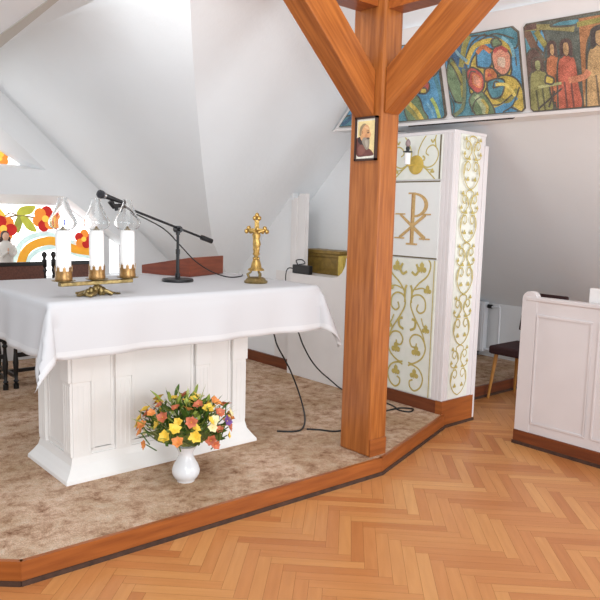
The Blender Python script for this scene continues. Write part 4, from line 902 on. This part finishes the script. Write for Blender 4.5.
# ------------------------------------------------------------------ carved chairs behind the altar
def turned(x, y, z0_, z1_, r=0.022, finial=False):
    L = z1_-z0_
    pr = [(0, 0), (r, 0), (r, .10*L), (r*.55, .115*L), (r*1.05, .15*L), (r*.6, .18*L), (r*.75, .3*L), (r*1.05, .5*L), (r*.7, .68*L), (r*.6, .8*L), (r*1.05, .84*L), (r*.6, .88*L), (r, .9*L), (r, L), (0, L)]
    pr = [(a_, z0_+b_) for a_, b_ in pr]
    if finial: pr = pr[:-1]+[(r*.6, z1_+.004), (r*.62, z1_+.02), (r*1.1, z1_+.04), (r*.95, z1_+.06), (r*.4, z1_+.072), (0, z1_+.075)]
    return MB().lathe(pr, (x, y, 0), 14)
def carved_chair():
    t = thing('carved_chair', '', 'chair')
    hw, dp = 0.2055, 0.21
    for sx_ in (-1, 1):
        turned(sx_*hw, -dp, 0, 0.43).build('leg', EBONY, t, smooth=50)
        turned(sx_*hw, dp, 0, 0.43).build('leg', EBONY, t, smooth=50)
        turned(sx_*hw, dp, 0.43, 1.02, finial=True).build('back_post', EBONY, t, smooth=50)
        MB().box((sx_*hw-.011, -dp, 0.085), (sx_*hw+.011, dp, 0.115)).build('stretcher', EBONY, t)
    MB().box((-hw, -dp-.011, 0.26), (hw, -dp+.011, 0.295)).build('stretcher', EBONY, t)
    MB().box((-hw, -.011, 0.085), (hw, .011, 0.115)).build('stretcher', EBONY, t)
    MB().box((-hw-.02, -dp-.02, 0.40), (hw+.02, dp+.02, 0.44)).build('seat_frame', EBONY, t, bevel=.005)
    MB().box((-hw, -dp, 0.44), (hw, dp-.03, 0.475)).build('seat_pad', LEATH, t, bevel=.012)
    MB().box((-hw+.01, dp-.012, 0.56), (hw-.01, dp+.012, 0.97)).build('back_panel', LEATH, t)
    MB().box((-hw, dp-.016, 0.97), (hw, dp+.016, 1.005)).build('top_rail', EBONY, t, bevel=.004)
    MB().box((-hw, dp-.014, 0.53), (hw, dp+.014, 0.56)).build('lower_rail', EBONY, t)
    return t
ch = carved_chair()
labs = ['carved dark chair at the left edge, only its turned front legs showing below the cloth', 'carved dark chair with brown leather back just left of the paired finials behind the altar', 'carved dark chair with brown leather back hidden partly behind the candles']
def copy_tree(o, parent=None):
    c = o.copy(); COL.objects.link(c)
    if parent: c.parent = parent
    for x in list(o.children): copy_tree(x, c)
    return c
for i, x in enumerate((1.636, 2.131, 2.624)):
    o = ch if i == 0 else copy_tree(ch)
    o.location = (x, 5.94, PZ); o['label'] = labs[i]; o['group'] = 'carved chairs behind the altar'
# statue on the sill
sv = thing('statue', 'small white robed statue of a praying woman on the window sill', 'statue', (2.235, GY+0.06, 0.877))
mb = MB(); mb.lathe([(0.0, 0.0), (0.085, 0.0), (0.09, 0.02), (0.078, 0.04), (0.07, 0.18), (0.075, 0.26), (0.082, 0.32), (0.062, 0.365), (0.028, 0.385), (0.022, 0.40), (0.0, 0.40)], n=20, sy=.8)
for s_ in (-1, 1): mb.tube([(s_*.066, 0, .34), (s_*.08, -.02, .27), (s_*.045, -.065, .245), (0, -.075, .29)], [.026, .026, .020, .012], 10)
mb.build('robe', ROBE, sv, smooth=60)
mb = MB(); mb.ball((0, -0.012, 0.428), 0.036, 14, 0, (.85, .9, 1.15)); mb.tube([(0, -.07, .27), (0, -.085, .32)], [.014, .006], 8); mb.ball((0, -.045, .424), .006, 6); mb.build('face_and_hands', SKIN, sv, smooth=60)
mb = MB(); mb.ball((0, 0.008, 0.438), 0.043, 14, 0, (.95, .85, 1.05)); mb.tube([(.034, 0, .42), (.04, .005, .38), (.035, 0, .34)], [.016, .016, .01], 8); mb.tube([(-.034, 0, .42), (-.04, .005, .38), (-.035, 0, .34)], [.016, .016, .01], 8); mb.build('hair', HAIR, sv, smooth=60)

# ------------------------------------------------------------------ right hand side: pew front, chairs, radiator
pw = thing('pew_front', 'white panelled pew front with rounded end and brown skirting on the parquet', 'pew', (4.40, 2.0, 0.0))
def PWm(mb): return R_(mb, pw)
PX = 4.38; ye = 2.637; yq = 0.28
PWm(MB().box((PX, yq, 0.10), (PX+0.05, ye-.03, 1.04))).build('board', PEW, pw)
PWm(MB().box((PX-.012, yq, 1.035), (PX+.065, ye-.03, 1.062))).build('top_rail', PEW, pw, bevel=.005)
PWm(MB().box((PX-.016, yq, 0.0), (PX+.05, ye, 0.10))).build('skirting', SKIRT, pw)
PWm(MB().box((PX-.024, yq, 0.0), (PX-.014, ye+.005, 0.022))).build('floor_strip', DKSTRIP, pw)
def endb(y0_, y1_, zt, name='end_board'):
    x0, x1 = PX-.006, PX+.30
    pts = [(x0, y0_, 0.10), (x1, y0_, 0.10), (x1, y0_, zt-.3)]
    r = (y1_-y0_)
    # rounded crown across its width
    mb = MB(); cy = (y0_+y1_)/2; hw = r/2
    arc_ = [(cy+hw*math.cos(t), zt-hw+hw*math.sin(t)) for t in [PI*i/14 for i in range(15)]]
    mb.prism([(x0, y1_, 0.10)]+[(x0, y, z) for y, z in arc_]+[(x0, y0_, 0.10)], (0.055, 0, 0)); return PWm(mb).build(name, PEW, pw, bevel=.004)
endb(2.525, 2.637, 1.10)
def ppan(ya, yb):
    mb = MB(); z0_, z1_, w = 0.165, 0.945, 0.014
    for (a_, b_), (c_, d_) in (((ya, z0_), (yb, z0_+w)), ((ya, z1_-w), (yb, z1_)), ((ya, z0_+w), (ya+w, z1_-w)), ((yb-w, z0_+w), (yb, z1_-w))): mb.box((PX-.008, a_, b_), (PX, c_, d_))
    PWm(mb).build('panel_moulding', PEW, pw, bevel=.003)
ppan(2.12, 2.52); ppan(1.66, 2.08); ppan(1.2, 1.62); ppan(0.74, 1.16)
mb = MB().box((4.46, 1.9, 0.0), (4.51, 2.20, 1.155)); tag(mb.build('panel_screen', TRIMW, bevel=.004), 'white upright board rising above the pew front at the right edge', 'board')
def up_chair(loc, rz, label):
    t = thing('upholstered_chair', label, 'chair', loc, rz, 'brown chairs behind the pew')
    # faces -X
    MB().box((-.23, -.22, .405), (.22, .22, .48)).build('seat', UPH, t, bevel=.02)
    mx = Matrix.Translation((.20, 0, .48)) @ Matrix.Rotation(0.22, 4, 'Y')
    MB().box((0, -.21, .10), (.035, .21, .46), mx=mx).build('backrest', UPH, t, bevel=.012)
    for s_ in (-1, 1): MB().box((.012, s_*.17-.012, -.06), (.03, s_*.17+.012, .14), mx=mx).build('back_strut', BLACKM, t)
    for sx_, sy_, ex in ((-.17, .17, -.225), (-.17, -.17, -.225), (.17, .17, .20), (.17, -.17, .20)):
        MB().tube([(sx_, sy_, .41), (ex, sy_*1.15, 0.0)], [.019, .011], 10).build('leg', BEECH, t, smooth=50)
    return t
up_chair((5.50, 3.265, 0.0), 0.0, 'brown upholstered chair with wooden legs left of the pew end')
up_chair((5.55, 2.56, 0.0), 0.0, 'brown upholstered chair behind the pew, only a back edge showing by the white board')
# radiator
ra = thing('radiator', 'white panel radiator with valve pipe standing by the low eaves wall', 'radiator', (6.36, 4.45, PZ))
def RA(mb): return R_(mb, ra)
mb = MB(); mb.box((6.34, 4.27, PZ+.06), (6.42, 4.86, PZ+.60))
for i in range(12): mb.box((6.333, 4.285+i*.048, PZ+.08), (6.342, 4.31+i*.048, PZ+.58))
RA(mb).build('panel', RADW, ra, bevel=.004)
RA(MB().tube([(6.38, 4.27, PZ+.55), (6.38, 4.20, PZ+.55), (6.38, 4.12, PZ+.565), (6.38, 4.105, PZ+.55), (6.38, 4.10, PZ+.06)], .013, 10)).build('pipe', RADW, ra, smooth=50)
RA(MB().tube([(6.38, 4.25, PZ+.555), (6.38, 4.20, PZ+.555)], .022, 10)).build('valve', BLACKM, ra, smooth=50)
RA(MB().tube([(6.38, 4.27, PZ+.09), (6.38, 4.10, PZ+.075), (6.38, 3.0, PZ+.07)], .013, 10)).build('pipe', RADW, ra, smooth=50)
for yy in (4.36, 4.78): RA(MB().box((6.35, yy, PZ), (6.41, yy+.03, PZ+.06))).build('foot', BLACKM, ra)
